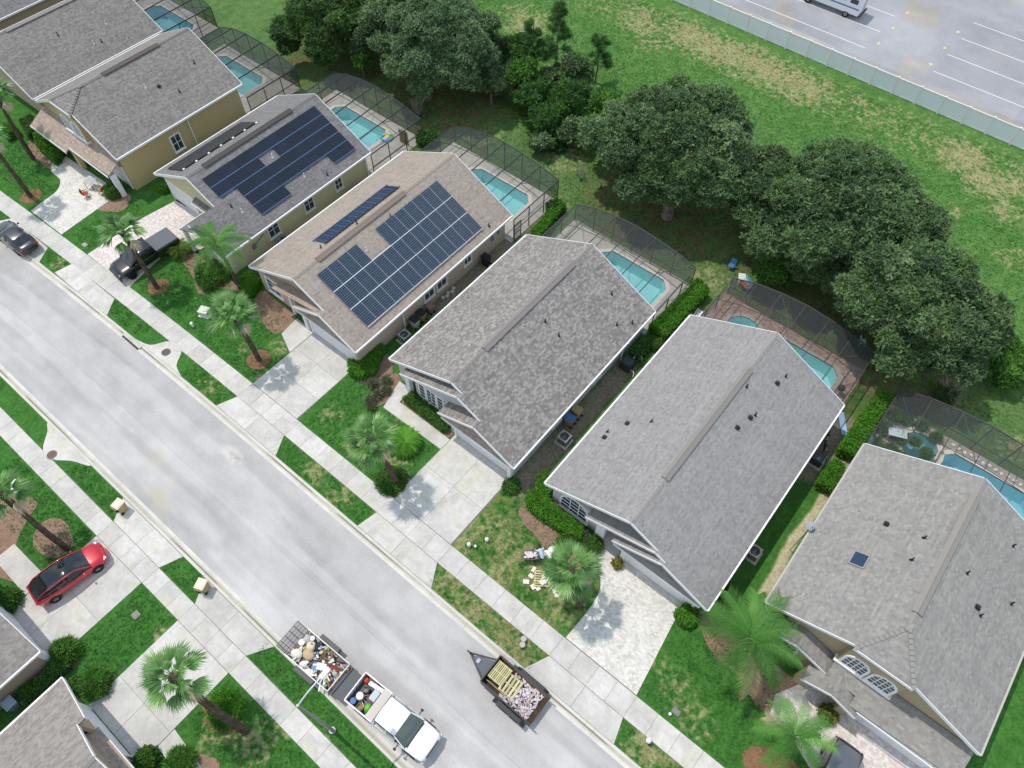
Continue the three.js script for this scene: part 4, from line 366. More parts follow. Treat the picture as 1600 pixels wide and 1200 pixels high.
function shrub(label, x, z, r, h, tone, { name = 'shrub', geo = SPRs, dens = 260, group, size = 1 } = {}) { const t = thing(name, label, 'shrub', [x, z], 0, group), pts = []; const n = dens * r * (r + h); for (let i = 0; i < n; i++) { const u = Math.pow(rnd(), .8), a = rr(0, 6.283), q = Math.sqrt(Math.max(0, 1 - u * u)) * .25 + .75 * Math.sqrt(1 - u ** 3), s = Math.pow(rnd(), .15) * (.9 + .2 * vn(a * 2 + x, u * 3)); pts.push([r * q * s * Math.cos(a), .05 + h * u * s, r * q * s * Math.sin(a), size * rr(.8, 1.3), tint(tone[Math.floor(rnd() * tone.length)], .25)]); } part(t, 'stems', at(new THREE.SphereGeometry(1, 10, 6, 0, 6.3, 0, 1.57), 0, 0, 0).scale(r * .78, h * .78, r * .78), M(tone[0], { roughness: 1 })); geo.forEach((g, j) => scatter(t, 'leaves', g, hedgeLeaf, pts.filter((_, i) => i % geo.length === j))); return t; }
hedge('bright clipped hedge at garage corner of the beige house', [[-29.7, -17], [-28.9, -16.3], [-27.9, -16.6], [-27.5, -17.4], [-28, -18.4], [-28.5, -19.6], [-28.85, -19.6], [-28.85, -18], [-29, -17.3]], .75, HB);
hedge('long low dark hedge under the three narrow windows', [[-24, -17.95], [-20, -17.95], [-20, -17.15], [-24.1, -17.2]], .6, HD); hedge('square bright hedge left of the beige house window', [[-42.4, -17.9], [-41.2, -17.9], [-40.7, -16.8], [-41, -16.2], [-42.2, -16.6]], .9, HB);
hedge('long bright hedge below the arched front window', [[-12.15,-17.09], [-11.83,-17.54], [-9.48,-17.34], [-7.82,-17.4], [-7.56,-16.69], [-8.43,-16.44], [-10.75,-16.3], [-11.72,-16.41]], .85, HB); hedge('short bright hedge at left corner of plain grey house', [[-12.38,-18.52], [-12.06,-19.05], [-11.45,-18.47], [-10.95,-17.83], [-11.41,-17.7], [-12.06,-17.97]], .9, HB);
shrub('dark round bush at the end of the long bright hedge', ...[-7.86,-16.64], .75, .7, HD); shrub('darker bush between the long hedge and the palm', ...[-8.04,-15.97], .7, .5, HD); shrub('leafy bush beside the front steps of plain grey house', ...[-6.55,-17.02], .65, .75, HD); shrub('grey purple low bush between two green ones', ...[-7.41,-17.06], .5, .45, [0x6d6660, 0x7c746c, 0x585048]);
hedge('bright hedge along the side of light framed cage', [[-14.6, -34.2], [-13.2, -34.2], [-13, -40.4], [-14.2, -40.8]].map(([x, z]) => [x + 1.1, z]), 1.1, HB); hedge('L shaped hedge below the bright cage hedge', [[-13.3, -33.6], [-11.9, -33.7], [-11.9, -33], [-12.6, -33], [-12.6, -31.4], [-13.3, -31.4]], .8, HD); hedge('bright hedge between bronze cage and light cage', [[-27.7, -40.8], [-27, -40.8], [-26.4, -36.4], [-27.2, -36.4]], .9, HB);
hedge('long thick hedge left of the skylight house cage', [[3.1, -39.9], [4, -39.9], [3.9, -33.8], [2.9, -33.6]], 1.2, HB, {}); hedge('short block hedge at the end of long thick hedge', [[3, -32.6], [3.8, -32.5], [3.8, -30.4], [2.9, -30.3]], 1.1, HB); hedge('bright corner hedge at right of the plain grey garage', [[0.1,-16.68], [0.32,-17.38], [1.2,-17.33], [1.2,-16.56], [0.64,-16.26]], .75, HB); hedge('dark hedge beside the plain grey house wall', [[.9, -20.4], [1.9, -20.4], [1.7, -17.9], [.9, -17.9]], .7, HD);
shrub('round green shrub ball between two near driveways', ...[-27.52,9.02], .75, 1, LIGHT, { geo: SPRg, dens: 420 }); shrub('spiky round shrub in the near mulch bed', ...[-24.53,8.92], .8, .9, LIGHT, { geo: SPRg, dens: 420 }); shrub('small bushy shrub beside the spiky near shrub', ...[-25.3,9.64], .6, .7, HD); shrub('dark bush by the near garage corner', ...[-18.77,9.39], .65, 1, HD); shrub('dark round bush at left edge by red car', ...[-33.18,9.67], .9, 1.1, HD); shrub('grassy clump at the bottom left edge of frame', ...[-17.14,8.33], .8, .6, LIGHT, { geo: SPRg, dens: 420 });
shrub('round low ground cover round the near palm', ...[-17.46,4.93], .95, .4, HB, { geo: SPRg, dens: 420, name: 'ground_cover' }); shrub('round clipped low shrub under the palm by concrete drive', ...[-20.23,-11.89], 1.1, .5, HD, { dens: 420 });
hedge('dark hedge strip between the two near houses', [[-27.49,12.16], [-27.22,9.38], [-26.59,9.34], [-26.57,12.09]], .7, HD); hedge('bright clipped hedge under front window of ochre house', [[-72.02,-16.26], [-71.57,-16.87], [-67.84,-16.37], [-67.35,-15.39], [-70.62,-15.61]], .9, HB); hedge('round bright hedge at left edge of ochre house', [[-75.69,-14.95], [-75.42,-15.66], [-74.07,-15.54], [-73.96,-14.41]], .8, HB); hedge('dark hedge between ochre house and its neighbour', [[-74.84,-16.4], [-74.68,-17.54], [-72.63,-16.98], [-72.32,-15.77]], .9, HD);
shrub('round dark bush at garage end of ochre house', ...[-59.92,-16.58], .9, 1.1, HD); shrub('small round bush left of pale yellow garage', ...[-56.83,-19.67], .5, .8, HB); shrub('big rounded bush under the queen palm by black pickup', ...[-45.17,-15.99], 1.5, .9, HD, { dens: 300 }); shrub('small grassy shrub at tip of the mulch bed', ...[-44.44,-15], .5, .5, LIGHT, { geo: SPRg, dens: 420 }); shrub('little potted bush beside the plain grey garage', ...[-4.6,-16.97], .35, .5, [0x8a8a3a, 0x6f7a30]); shrub('small flowering bush at porch of the skylight house', ...[10.2,-17.32], .55, .7, [0x7a8a3a, 0x5a7a30, 0x93803a]);
shrub('low round bush at corner of the concrete garage', ...[-13.52,-16.89], .65, .45, HD);
for (let i = 0; i < 6; i++) shrub('grey green plant on dirt strip beside the front walk', ...[[-26, -16.3], [-25.8, -17], [-26.1, -15.6], [-26.4, -17.6], [-27, -16.8], [-25.7, -15.3]][i], rr(.2, .35), .4, [0x5f6b4e, 0x737a5c], { group: 'plants beside the front walk', geo: SPRg, dens: 300 });
for (let i = 0; i < 11; i++) shrub('potted plant standing on the deck inside plant filled cage', 4.8 + (i % 4) * 1 + rr(-.2, .2), -39.4 + Math.floor(i / 4) * 1.5 + rr(-.3, .3), rr(.28, .5), rr(.4, .7), LIGHT, { group: 'potted plants in the cage', geo: SPRg, dens: 300, name: 'potted_plant' });
for (let i = 0; i < 7; i++) { const [x, z] = [[-32.56,-47.35], [-27.59,-40.42], [-42.89,-40.01], [8.84,-51.04], [10.05,-50.44], [-38.48,-49.61], [-35.17,-54.33]][i]; shrub(['ragged shrub on lawn between bronze cage and oak', 'grey shrub beside the dry lawn sapling', 'low shrub behind the grey framed cage', 'bright shrub at right edge below last oak', 'rightmost bright shrub at edge of frame', 'bright undergrowth shrub left of the pines', 'grey green fan leaved shrub right of the pines'][i], x, z, rr(.7, 1.2), rr(.6, 1.1), i > 2 ? LIGHT : OAKB, { dens: 200, geo: SPR, size: .8 }); }

// palms: each frond is a part
function fanFrond(sd) { seed = sd; const pos = [], n = 17, L = 1.15; const tri = (a, b, c) => pos.push(...a, ...b, ...c); // petiole along +z
  const pw = .05; tri([-pw, 0, 0], [pw, 0, 0], [0, .02, .95]); tri([-pw, 0, 0], [0, .02, .95], [0, .06, .4]);
  for (let i = 0; i < n; i++) { const a = (i / (n - 1) - .5) * 1.8, l = L * (1 - .3 * Math.abs(a)) * rr(.85, 1.08), w = .05, dr = rr(.2, .5), c = Math.cos(a), s = Math.sin(a), fold = .12 * Math.abs(Math.sin(a)); const P = (t, sd2) => { const r = l * t, wx = w * (t < .5 ? .6 + t : 1.1 * (1 - t) * 2) * sd2; return [s * r + c * wx, fold * r - dr * t * t * l + .012 * sd2, .95 + c * r - s * wx]; }; tri(P(.02, -1), P(.02, 1), P(.5, 1)); tri(P(.02, -1), P(.5, 1), P(.5, -1)); tri(P(.5, -1), P(.5, 1), P(1, 0)); }
  const g = new THREE.BufferGeometry(); g.setAttribute('position', new THREE.Float32BufferAttribute(pos, 3)); g.setAttribute('uv', new THREE.Float32BufferAttribute(new Float32Array(pos.length / 3 * 2), 2)); g.computeVertexNormals(); return g; }
function featherFrond(sd, L, droop) { seed = sd; const pos = [], N = 30; const tri = (a, b, c) => pos.push(...a, ...b, ...c); const R = t => [0, .55 * L * t * (1 - t * .9) - droop * t * t * L * .5, L * t * (1 - .12 * t * t)];
  for (let i = 0; i < 10; i++) { const a = R(i / 10), b = R((i + 1) / 10), w = .04 * (1 - i / 11); tri([a[0] - w, a[1], a[2]], [a[0] + w, a[1], a[2]], [b[0] + w * .9, b[1], b[2]]); tri([a[0] - w, a[1], a[2]], [b[0] + w * .9, b[1], b[2]], [b[0] - w * .9, b[1], b[2]]); }
  for (let i = 0; i < N; i++) for (const s of [-1, 1]) { const t = .14 + .86 * i / N, p = R(t), l = (.35 + .5 * Math.sin(Math.PI * Math.min(1, t * .95))) * L * .24 * rr(.85, 1.1) + .18, up = rr(-.1, .25), f = .35 + .5 * t, w = .03; const q = k => [p[0] + s * l * k * .92, p[1] + l * (up * k - .75 * k * k), p[2] + l * f * k]; const m = q(.55), e = q(1); tri([p[0], p[1], p[2] - w], [p[0], p[1], p[2] + w], [m[0], m[1], m[2] + w]); tri([p[0], p[1], p[2] - w], [m[0], m[1], m[2] + w], [m[0], m[1], m[2] - w]); tri([m[0], m[1], m[2] - w], [m[0], m[1], m[2] + w], e); }
  const g = new THREE.BufferGeometry(); g.setAttribute('position', new THREE.Float32BufferAttribute(pos, 3)); g.setAttribute('uv', new THREE.Float32BufferAttribute(new Float32Array(pos.length / 3 * 2), 2)); g.computeVertexNormals(); return g; }
const FAN = [11, 12, 13, 14].map(fanFrond), FEA = [21, 22, 23].map((s, i) => featherFrond(s, 3, .5 + i * .25)); seed = 4242;
const palmG = [0x6a984c, 0x5a8842, 0x7ca85c, 0x4f7c3e].map(c => M(c, { roughness: .45, transmission: .3, thickness: 0 })), palmY = [0x8c9440, 0xa39a5a].map(c => leafMat(c, .2)), palmDead = [0xa8977a, 0xb8a98e].map(c => leafMat(c, .1)), queenG = [0x5c9440, 0x6ea64c, 0x4f843a].map(c => leafMat(c, .3)), palmBark = M(0xb0a698, { map: barkTex, roughness: 1 });
function frond(t, g, m, h, a, el, s) { const o = part(t, 'frond', g, m); o.rotation.order = 'YXZ'; o.rotation.set(-el, a, rr(-.25, .25)); o.position.set(h[0], h[1], h[2]); o.scale.setScalar(s); return o; }
function palm(label, b, top, h, { n = 20, s = 1, kind = 'fan', name = 'palm_tree', r = .17, shag = .2, group = 'front yard palms' } = {}) { const t = thing(name, label, 'palm tree', b, 0, group); const T = [top[0] - b[0], h, top[1] - b[1]]; const c = new THREE.CatmullRomCurve3([new THREE.Vector3(0, -.1, 0), new THREE.Vector3(T[0] * .25 + rr(-.06, .06), h * .5, T[2] * .25), new THREE.Vector3(...T)]); const g = new THREE.TubeGeometry(c, 24, 1, 9), p = g.attributes.position; for (let i = 0; i < p.count; i++) { const k = Math.floor(i / 10), q = c.getPoint(k / 24), R = r * (1.25 - .35 * k / 24) * (k % 2 ? 1.05 : .96) * (k > 19 ? 1.25 : 1); p.setXYZ(i, q.x + (p.getX(i) - q.x) * R, q.y + (p.getY(i) - q.y) * R, q.z + (p.getZ(i) - q.z) * R); } g.computeVertexNormals(); part(t, 'trunk', g, palmBark);
  for (let i = 0; i < n; i++) { const q = i / n, a = i * 2.39996 + rr(-.2, .2), el = 1.2 - q * 1.75 + rr(-.12, .12); if (kind === 'fan') frond(t, FAN[i % 4], q > .93 ? palmDead[i % 2] : q > .86 && rnd() < .5 ? palmY[i % 2] : palmG[Math.floor(rnd() * 4)], T, a, el, s * rr(.88, 1.1)); else frond(t, FEA[i % 3], q > .9 ? palmDead[i % 2] : queenG[Math.floor(rnd() * 3)], T, a, 1.05 - q * 1.35, s * rr(.88, 1.1)); }   if (kind === 'fan') { for (let i = 0; i < 8; i++) frond(t, FAN[i % 4], palmG[i % 4], T, i * 2.4 + 1, rr(.5, 1.3), s * rr(.4, .62)); part(t, 'crown_base', at(new THREE.SphereGeometry(r * 1.7, 10, 8), T[0], T[1] - .1, T[2]).scale(1, 1, 1), palmBark); } return t; }
palm('fan palm leaning over the black pickup', [-47.69,-12.21], [-48.61,-12.38], 5.8, { s: .95 }); palm('fan palm beside the beige house driveway', [-35.53,-12.82], [-35.83,-12.64], 5.4, { s: 1 }); palm('fan palm above the clipped round shrub', [-19.84,-11.95], [-20.99,-11.77], 5.4, { s: 1 }); palm('fan palm beside the stack of pavers', [-4.86,-13.2], [-6.09,-13.33], 4.6, { s: 1.02 }); palm('large fan palm by the near concrete driveway', [-15.68,4.95], [-18.44,4.97], 6.4, { s: 1, r: .2 });
palm('fan palm at left edge beside the utility box', [-33.44,5.26], [-35.66,5.22], 5.6, { s: .9 }); palm('palm with bare trunk at left edge by its paver drive', [-65.62,-11.5], [-65.9, -11.4], 6.6, { s: .9 }); palm('palm trunk at left edge before the ochre house hedge', [-70.07,-14.45], [-70.6, -15], 6.4, { s: .9 });
palm('tall queen palm in front of the pale yellow house', [-42.01,-16.44], [-42.71,-16.48], 4.8, { kind: 'q', n: 16, s: .84, name: 'queen_palm', r: .14 }); palm('big queen palm beside the skylight house', [4.27,-16.43], [4.25,-16.94], 3.4, { kind: 'q', n: 17, s: 1.02, name: 'queen_palm', r: .22 }); palm('queen palm near the bottom edge by the grey car', [9.04,-14.24], [8.53,-13.9], 3.6, { kind: 'q', n: 16, s: .7, name: 'queen_palm', r: .13 });
{ const t = thing('cycad', 'bright green sago rosette on the lawn beside front walk', 'cycad', [-21.6,-14.63]); const sg = [0x6fb03a, 0x7dbd46, 0x62a034].map(c => leafMat(c, .3)); for (let i = 0; i < 46; i++) frond(t, FEA[i % 3], sg[i % 3], [0, .35, 0], i * 2.4, .85 - (i / 46) * .85, .42); part(t, 'trunk', cyl(.16, .13, .35, 8), palmBark); }
{ const t = thing('cycad', 'yellow green spiky rosette beside the black pickup', 'cycad', [-49.41,-15.9]); for (let i = 0; i < 34; i++) frond(t, FEA[i % 3], i % 3 ? palmY[0] : queenG[0], [0, .4, 0], i * 2.4, 1 - (i / 34) * .9, .36); part(t, 'trunk', cyl(.16, .13, .45, 8), palmBark); }
{ const t = thing('palmetto', 'grey green palmetto right of the young pines', 'palmetto', [-34.6, -53.9]); for (let i = 0; i < 30; i++) frond(t, FAN[i % 4], i % 4 ? palmG[3] : palmG[1], [0, .6, 0], i * 2.4, 1.1 - (i / 30) * 1, .95); part(t, 'trunk', cyl(.16, .13, .7, 8), palmBark); }

// grass tufts standing in the lawns, coloured as the turf they grow from
{ const tuft = sprig(6, .13, .03, .03, 77), sample = (x, z) => { const px = Math.floor((x - GX0) * 16), py = Math.floor((z - GZ0) * 16), k = (py * 2048 + px) * 4, q = groundTex.image.data; return new THREE.Color().setRGB(q[k] / 255, q[k + 1] / 255, q[k + 2] / 255, THREE.SRGBColorSpace); };
  const inH = (x, z) => (z < -17 && z > -42 && ((x + 101) % 14.95 < 12.7 || z < -34.5)) || (z > 9), list = []; seed = 2024; const zones = [[-75, 8, -17, -11.2, 26000], [-75, 8, -9.5, -8.15, 7000], [-50, -6, .85, 2.1, 3500], [-45, -8, 3.65, 8.8, 12000], [-70, 18, -74, -40, 70000]];
  const drives = (x, z0) => { const z = z0 < -5 && z0 > -18 ? z0 - bendF(x) : z0; return (z > -9.62 && z < -5 && z < -9.57) || (z > -11.1 && z < -9.55) || (z > -8.1 && z < -5) || (z > -17.6 && z < -8 && FD.some(([a, b]) => x > a - .35 && x < b + .35)) || (z > 0 && ND.some(([a, b]) => x > a - .3 && x < b + .3)) || (z < -15.7 && z > -17 && x > -26 && x < -19) || (z < -11 && z > -18 && x > -68 && x < -63 && z < -14.2) || (z < -14 && z > -18 && x > -7.3 && x < -4) || (z < -14 && x > -36.6 && x < -34 && z > -18) || (z > -10 && z < -7.8 && x > -44.6 && x < -39) || (z < 2.3 && z > .7 && x > -42.5 && x < -38.6) || (z > 7 && z < 9 && (x < -32.6 || x > -19)) || x > 7.5 && z > -19; };
  for (const [a, b, c, e, n] of zones) for (let i = 0; i < n; i++) { const x = rr(a, b), z = rr(c, e); if (inH(x, z) || drives(x, z)) continue; const k = sample(x, z).multiplyScalar(rr(.9, 1.22)); list.push([x, 0, z, rr(.6, 1.25) * (z < -40 ? 1.2 : 1), k]); }
  const m = scatter(scene, 'grass_tufts', tuft, M(0xffffff, { roughness: 1, specularIntensity: .15 }), list); m.userData = { kind: 'stuff', label: 'short uneven grass blades across the lawns', category: 'grass' }; }

// ---------- vehicles (local +z is forward) ----------
function loft(st, cap = true) { const n = st[0].pts.length, full = 2 * n - 2, pos = [], idx = []; st.forEach(s => { s.pts.forEach(([x, y]) => pos.push(x, y, s.z)); for (let i = n - 2; i > 0; i--) pos.push(-s.pts[i][0], s.pts[i][1], s.z); });
  for (let i = 0; i < st.length - 1; i++) for (let j = 0; j < full; j++) { const a = i * full + j, b = i * full + (j + 1) % full, c = a + full, d = b + full; idx.push(a, b, c, b, d, c); }
  if (cap) for (const [i, f] of [[0, 1], [st.length - 1, 0]]) { const s = st[i], m = pos.length / 3; pos.push(0, s.pts.reduce((q, p) => q + p[1], 0) / n, s.z + (f ? -.03 : .03)); for (let j = 0; j < full; j++) { const a = i * full + j, b = i * full + (j + 1) % full; f ? idx.push(m, b, a) : idx.push(m, a, b); } }
  const g = new THREE.BufferGeometry(); g.setAttribute('position', new THREE.Float32BufferAttribute(pos, 3)); g.setIndex(idx); g.computeVertexNormals(); return g; }
const bodyRing = (z, w, yb, yt, cr = .05) => ({ z, pts: [[0, yb], [w * .84, yb], [w * .96, yb + .1], [w, yb + (yt - yb) * .5], [w * .985, yt - .13], [w * .93, yt - .02], [w * .55, yt + cr * .8], [0, yt + cr]] });
const topRing = (z, wb, yb, wr, yr) => ({ z, pts: [[0, yb - .08], [wb, yb - .03], [wb * .42 + wr * .58, yb + (yr - yb) * .55], [wr, yr - .04], [wr * .7, yr], [0, yr + .02]] });
const paint = (c, m = .2) => M(c, { roughness: .28, metalness: m, clearcoat: 1, clearcoatRoughness: .04 }), carGlass = M(0x1c2426, { roughness: .05, clearcoat: .5 }), chrome = M(0xb8bcc0, { roughness: .2, metalness: .9 }), headL = M(0xdfe4e8, { roughness: .1 }), tailL = M(0x9c1414, { roughness: .25 });
function wheel(p, x, z, r = .34, w = .22, rim = 0x9a9ea3) { const g = new THREE.Group(); g.name = 'wheel'; p.add(g); g.position.set(x, r, z); g.rotation.z = x > 0 ? -Math.PI / 2 : Math.PI / 2; part(g, 'tyre', new THREE.LatheGeometry([[r * .62, -w / 2], [r * .93, -w / 2], [r, -w / 2 + .04], [r, w / 2 - .04], [r * .93, w / 2], [r * .62, w / 2]].map(q => new THREE.Vector2(...q)), 20), rubber); const s = []; for (let i = 0; i < 5; i++) s.push(at(new THREE.BoxGeometry(.07, .03, r * .6), 0, w / 2 - .03, r * .32, 0).rotateY(i * 1.2566)); s.push(at(new THREE.CylinderGeometry(r * .64, r * .64, .02, 18), 0, w / 2 - .08, 0), at(new THREE.CylinderGeometry(.06, .06, .05, 10), 0, w / 2 - .03, 0)); part(g, 'rim', mg(s), M(rim, { roughness: .35, metalness: .7 })); return g; }
const arch = (p, x, z, r, mat = rubber) => part(p, 'wheel_arch', at(new THREE.TorusGeometry(r * 1.13, .035, 6, 16, Math.PI), x, r, z, Math.PI / 2), mat);
function car(label, color, pos, turn, { glassRoof = false, hatch = false, suv = false, group } = {}) { const t = thing('car', label, 'car', pos, turn, group), pm = paint(color);
  part(t, 'body', loft([bodyRing(-2.36, .62, .42, .8), bodyRing(-2.28, .8, .3, hatch ? 1.02 : .94), bodyRing(-1.9, .89, .22, hatch ? 1.05 : 1), bodyRing(-1.2, .92, .2, 1), bodyRing(-.2, .925, .2, .97), bodyRing(.8, .92, .2, .95), bodyRing(1.4, .9, .2, .9), bodyRing(1.95, .85, .22, .82), bodyRing(2.22, .74, .28, .72), bodyRing(2.36, .52, .36, .6)]), pm);
  const G = suv ? [topRing(-2.26, .78, 1.04, .66, 1.3), topRing(-2.02, .85, 1.02, .69, 1.58), topRing(-1.1, .88, .99, .7, 1.68), topRing(-.1, .89, .97, .69, 1.68), topRing(.5, .88, .96, .65, 1.56), topRing(1.35, .84, .93, .74, .97)] : hatch ? [topRing(-2.2, .74, 1.02, .6, 1.06), topRing(-1.75, .84, 1, .66, 1.38), topRing(-.9, .87, .98, .67, 1.52), topRing(-.1, .88, .96, .66, 1.55), topRing(.45, .87, .95, .63, 1.46), topRing(1.3, .84, .92, .74, .95)] : [topRing(-1.95, .78, .98, .62, 1.01), topRing(-1.2, .86, .98, .62, 1.34), topRing(-.6, .88, .97, .64, 1.43), topRing(0, .88, .96, .64, 1.45), topRing(.45, .87, .95, .62, 1.39), topRing(1.35, .83, .91, .74, .94)];
  part(t, 'windows', loft(G), carGlass); const R = G.slice(1, 5).map(s => ({ z: s.z, pts: s.pts.slice(3) })); if (!glassRoof) part(t, 'roof', loft(R.map(r => ({ z: r.z, pts: [[0, r.pts[0][1] - .06], [r.pts[0][0] + .012, r.pts[0][1] - .03], ...r.pts.map(([x, y]) => [x + (x ? .01 : 0), y + .014])] }))), pm);
  for (const s of [-1, 1]) { part(t, 'roof_rail', mg([tube(G.map(g => [s * (g.pts[3][0] + .012), g.pts[3][1] + .005, g.z]), .035, 6, 30), tube([[s * .885, .95, -.25], [s * .8, 1.2, -.3], [s * .665, G[3].pts[3][1], -.34]], .03, 5)]), pm); part(t, 'headlight', at(rbox(.3, .1, .26, .04), s * .62, .66, 2.08, s * -.35), headL); part(t, 'taillight', at(rbox(.34, .11, .14, .04), s * .62, .82, -2.27, s * .2), tailL); part(t, 'mirror', at(rbox(.2, .13, .12, .04), s * 1.0, .92, .75), pm); }
  for (const x of [-.82, .82]) for (const z of [-1.42, 1.42]) { wheel(t, x, z); arch(t, x * 1.09, z, .34, black); } return t; }
car('red hatchback with dark glass roof on the near driveway', 0xb80f26, [-31.5, 6.02, .045], 3.01, { glassRoof: true, hatch: true }); car('black sedan parked at left edge of the street', 0x1c222b, [-61.2, -7.75, .06], -1.54); car('dark grey car at the bottom edge beside the queen palm', 0x5c6067, [11.75, -14, .04], .02, { hatch: true, suv: true });
function pickup(label, color, pos, turn, { cover, group } = {}) { const t = thing('pickup_truck', label, 'pickup truck', pos, turn, group), pm = paint(color, color > 0x888888 ? 0 : .25); const w = .98;
  part(t, 'body', loft([bodyRing(-.75, w, .45, 1.22, .02), bodyRing(.2, w, .42, 1.2, .02), bodyRing(1, w, .42, 1.18, .03), bodyRing(1.5, w * .99, .42, 1.14, .06), bodyRing(2.3, w * .96, .45, 1.06, .08), bodyRing(2.7, w * .9, .5, .98, .06), bodyRing(2.86, w * .74, .52, .86, .03)]), pm);
  const G = [topRing(-.72, .9, 1.2, .7, 1.6), topRing(-.6, .92, 1.2, .74, 1.84), topRing(.3, .93, 1.2, .75, 1.9), topRing(.85, .93, 1.19, .73, 1.84), topRing(1.62, .9, 1.16, .8, 1.2)]; part(t, 'windows', loft(G), cover ? carGlass : M(0x4a5854, { roughness: .05, clearcoat: .5 })); const R = G.slice(1, 4).map(s => ({ z: s.z, pts: s.pts.slice(3) })); part(t, 'roof', loft(R.map(r => ({ z: r.z, pts: [[0, r.pts[0][1] - .07], [r.pts[0][0] + .015, r.pts[0][1] - .05], ...r.pts.map(([x, y]) => [x + (x ? .012 : 0), y + .016])] }))), pm);
  for (const s of [-1, 1]) { part(t, 'pillar', mg([tube([[s * .9, 1.18, 1.6], [s * .82, 1.55, 1.2], [s * .74, 1.83, .86]], .04, 6), tube([[s * .93, 1.18, .25], [s * .76, 1.86, .25]], .05, 6), tube([[s * .92, 1.18, -.68], [s * .74, 1.82, -.62]], .06, 6)]), pm); part(t, 'headlight', at(rbox(.34, .2, .2, .05), s * .66, .76, 2.66), headL); part(t, 'taillight', at(rbox(.1, .36, .08, .02), s * .9, .85, -2.88), tailL); part(t, 'mirror', mg([at(rbox(.12, .26, .16, .04), s * 1.24, 1.2, 1.2), bar([s * .95, 1.25, 1.2], [s * 1.2, 1.3, 1.2], .05)]), black); part(t, 'bed_side', at(rbox(.1, .78, 2.1, .04), s * .93, .46, -1.82), pm); }
  part(t, 'bed_floor', bx(-.88, .88, .62, .7, -2.84, -.78), darkMetal); part(t, 'tailgate', at(rbox(1.78, .76, .08, .03), 0, .47, -2.86), pm); part(t, 'bumper', at(rbox(1.9, .22, .16, .05), 0, .4, 2.82), color > 0x888888 ? chrome : black); part(t, 'rear_bumper', at(rbox(1.86, .18, .18, .04), 0, .38, -2.98), chrome); part(t, 'grille', at(rbox(1.1, .3, .06, .02), 0, .62, 2.86), darkMetal); part(t, 'cowl', bx(-.78, .78, 1.13, 1.19, 1.55, 1.72), black); if (cover) part(t, 'bed_cover', at(rbox(1.78, .05, 2.08, .02), 0, 1.24, -1.82), M(0x565c63, { roughness: .6 }));
  for (const x of [-.86, .86]) for (const z of [-1.75, 1.85]) { wheel(t, x, z, .39, .27, cover ? 0x3a3d40 : 0x9a9ea3); arch(t, x * 1.15, z, .4, black); } return t; }
pickup('black pickup with a flat grey bed cover on pink pavers', 0x15181d, [-50.75, -13.55, .035], -.07, { cover: true });
const wt = pickup('white crew cab pickup towing the cluttered open trailer', 0xe4e6e8, [-9.35, -1, .012], 1.64); part(wt, 'tool_box', at(rbox(1.8, .14, .55, .03), 0, 1.14, -1.05), M(0xb9b4ac, { roughness: .5 }));
// point in a turned thing -> world
const loc = (t, x, z) => { const c = Math.cos(t.rotation.y), s = Math.sin(t.rotation.y); return [t.position.x + x * c + z * s, t.position.z - x * s + z * c]; };
const BED = 'tools in the bed of the white pickup', put = (name, label, cat, t, x, y, z, geo, mat, grp, ry = 0) => one(name, geo, mat, label, cat, grp, [...loc(t, x, z), t.position.y + y], t.rotation.y + ry);
const plast = c => M(c, { roughness: .5 });
const drum = (r, h) => mg([cyl(r, r * 1.05, h, 14), at(new THREE.TorusGeometry(r * 1.05, .02, 5, 14), 0, h, 0, 0, Math.PI / 2)]);
put('fuel_can', 'orange red jug in the bed of the white pickup', 'fuel can', wt, .62, .7, -2.55, mg([rbox(.32, .4, .26, .1), at(cyl(.04, .03, .14, 8), .1, .38, 0), at(new THREE.TorusGeometry(.08, .02, 5, 10), -.05, .42, 0)]), plast(0xc63a22), BED); put('bucket', 'white bucket in the bed of the white pickup', 'bucket', wt, -.25, .7, -2.3, drum(.19, .42), white, BED); put('bucket', 'blue bucket in the bed of the white pickup', 'bucket', wt, -.68, .7, -2.45, drum(.17, .38), plast(0x2a5f9e), BED);
put('cooler', 'pale grey cooler in the bed of the white pickup', 'cooler', wt, .25, .7, -1.6, mg([rbox(.6, .36, .4, .04), at(rbox(.62, .08, .42, .03), 0, .36, 0)]), plast(0xaab6bf), BED); put('long_box', 'long white box along the side of the pickup bed', 'box', wt, .68, .7, -1.75, mg([rbox(.24, .3, 1.2, .03), at(rbox(.26, .05, 1.22, .02), 0, .3, 0)]), offwhite, BED, .1); put('strap_bag', 'bright green bag behind the cab of the white pickup', 'bag', wt, -.45, .7, -1.55, at(new THREE.IcosahedronGeometry(.22, 2), 0, .16, 0).scale(1.2, .75, 1), plast(0x5fae2c), BED); put('saw_bench', 'brown wooden crate in the pickup bed corner', 'crate', wt, -.7, .7, -1.95, mg([rbox(.3, .06, .4), at(rbox(.3, .16, .03, .01), 0, .04, .19), at(rbox(.3, .16, .03, .01), 0, .04, -.19), at(rbox(.03, .16, .4, .01), .14, .04, 0), at(rbox(.03, .16, .4, .01), -.14, .04, 0)]), M(0x9a7d55), BED); put('pump_engine', 'black engine machine in the middle of the pickup bed', 'machine', wt, .18, .7, -2.2, mg([rbox(.3, .3, .4, .05), at(cyl(.1, .1, .14, 10), 0, .3, .05), bar([-.2, .1, -.25], [-.2, .45, .3], .03), bar([.2, .1, -.25], [.2, .45, .3], .03)]), M(0x33363a, { roughness: .4 }), BED, .4);
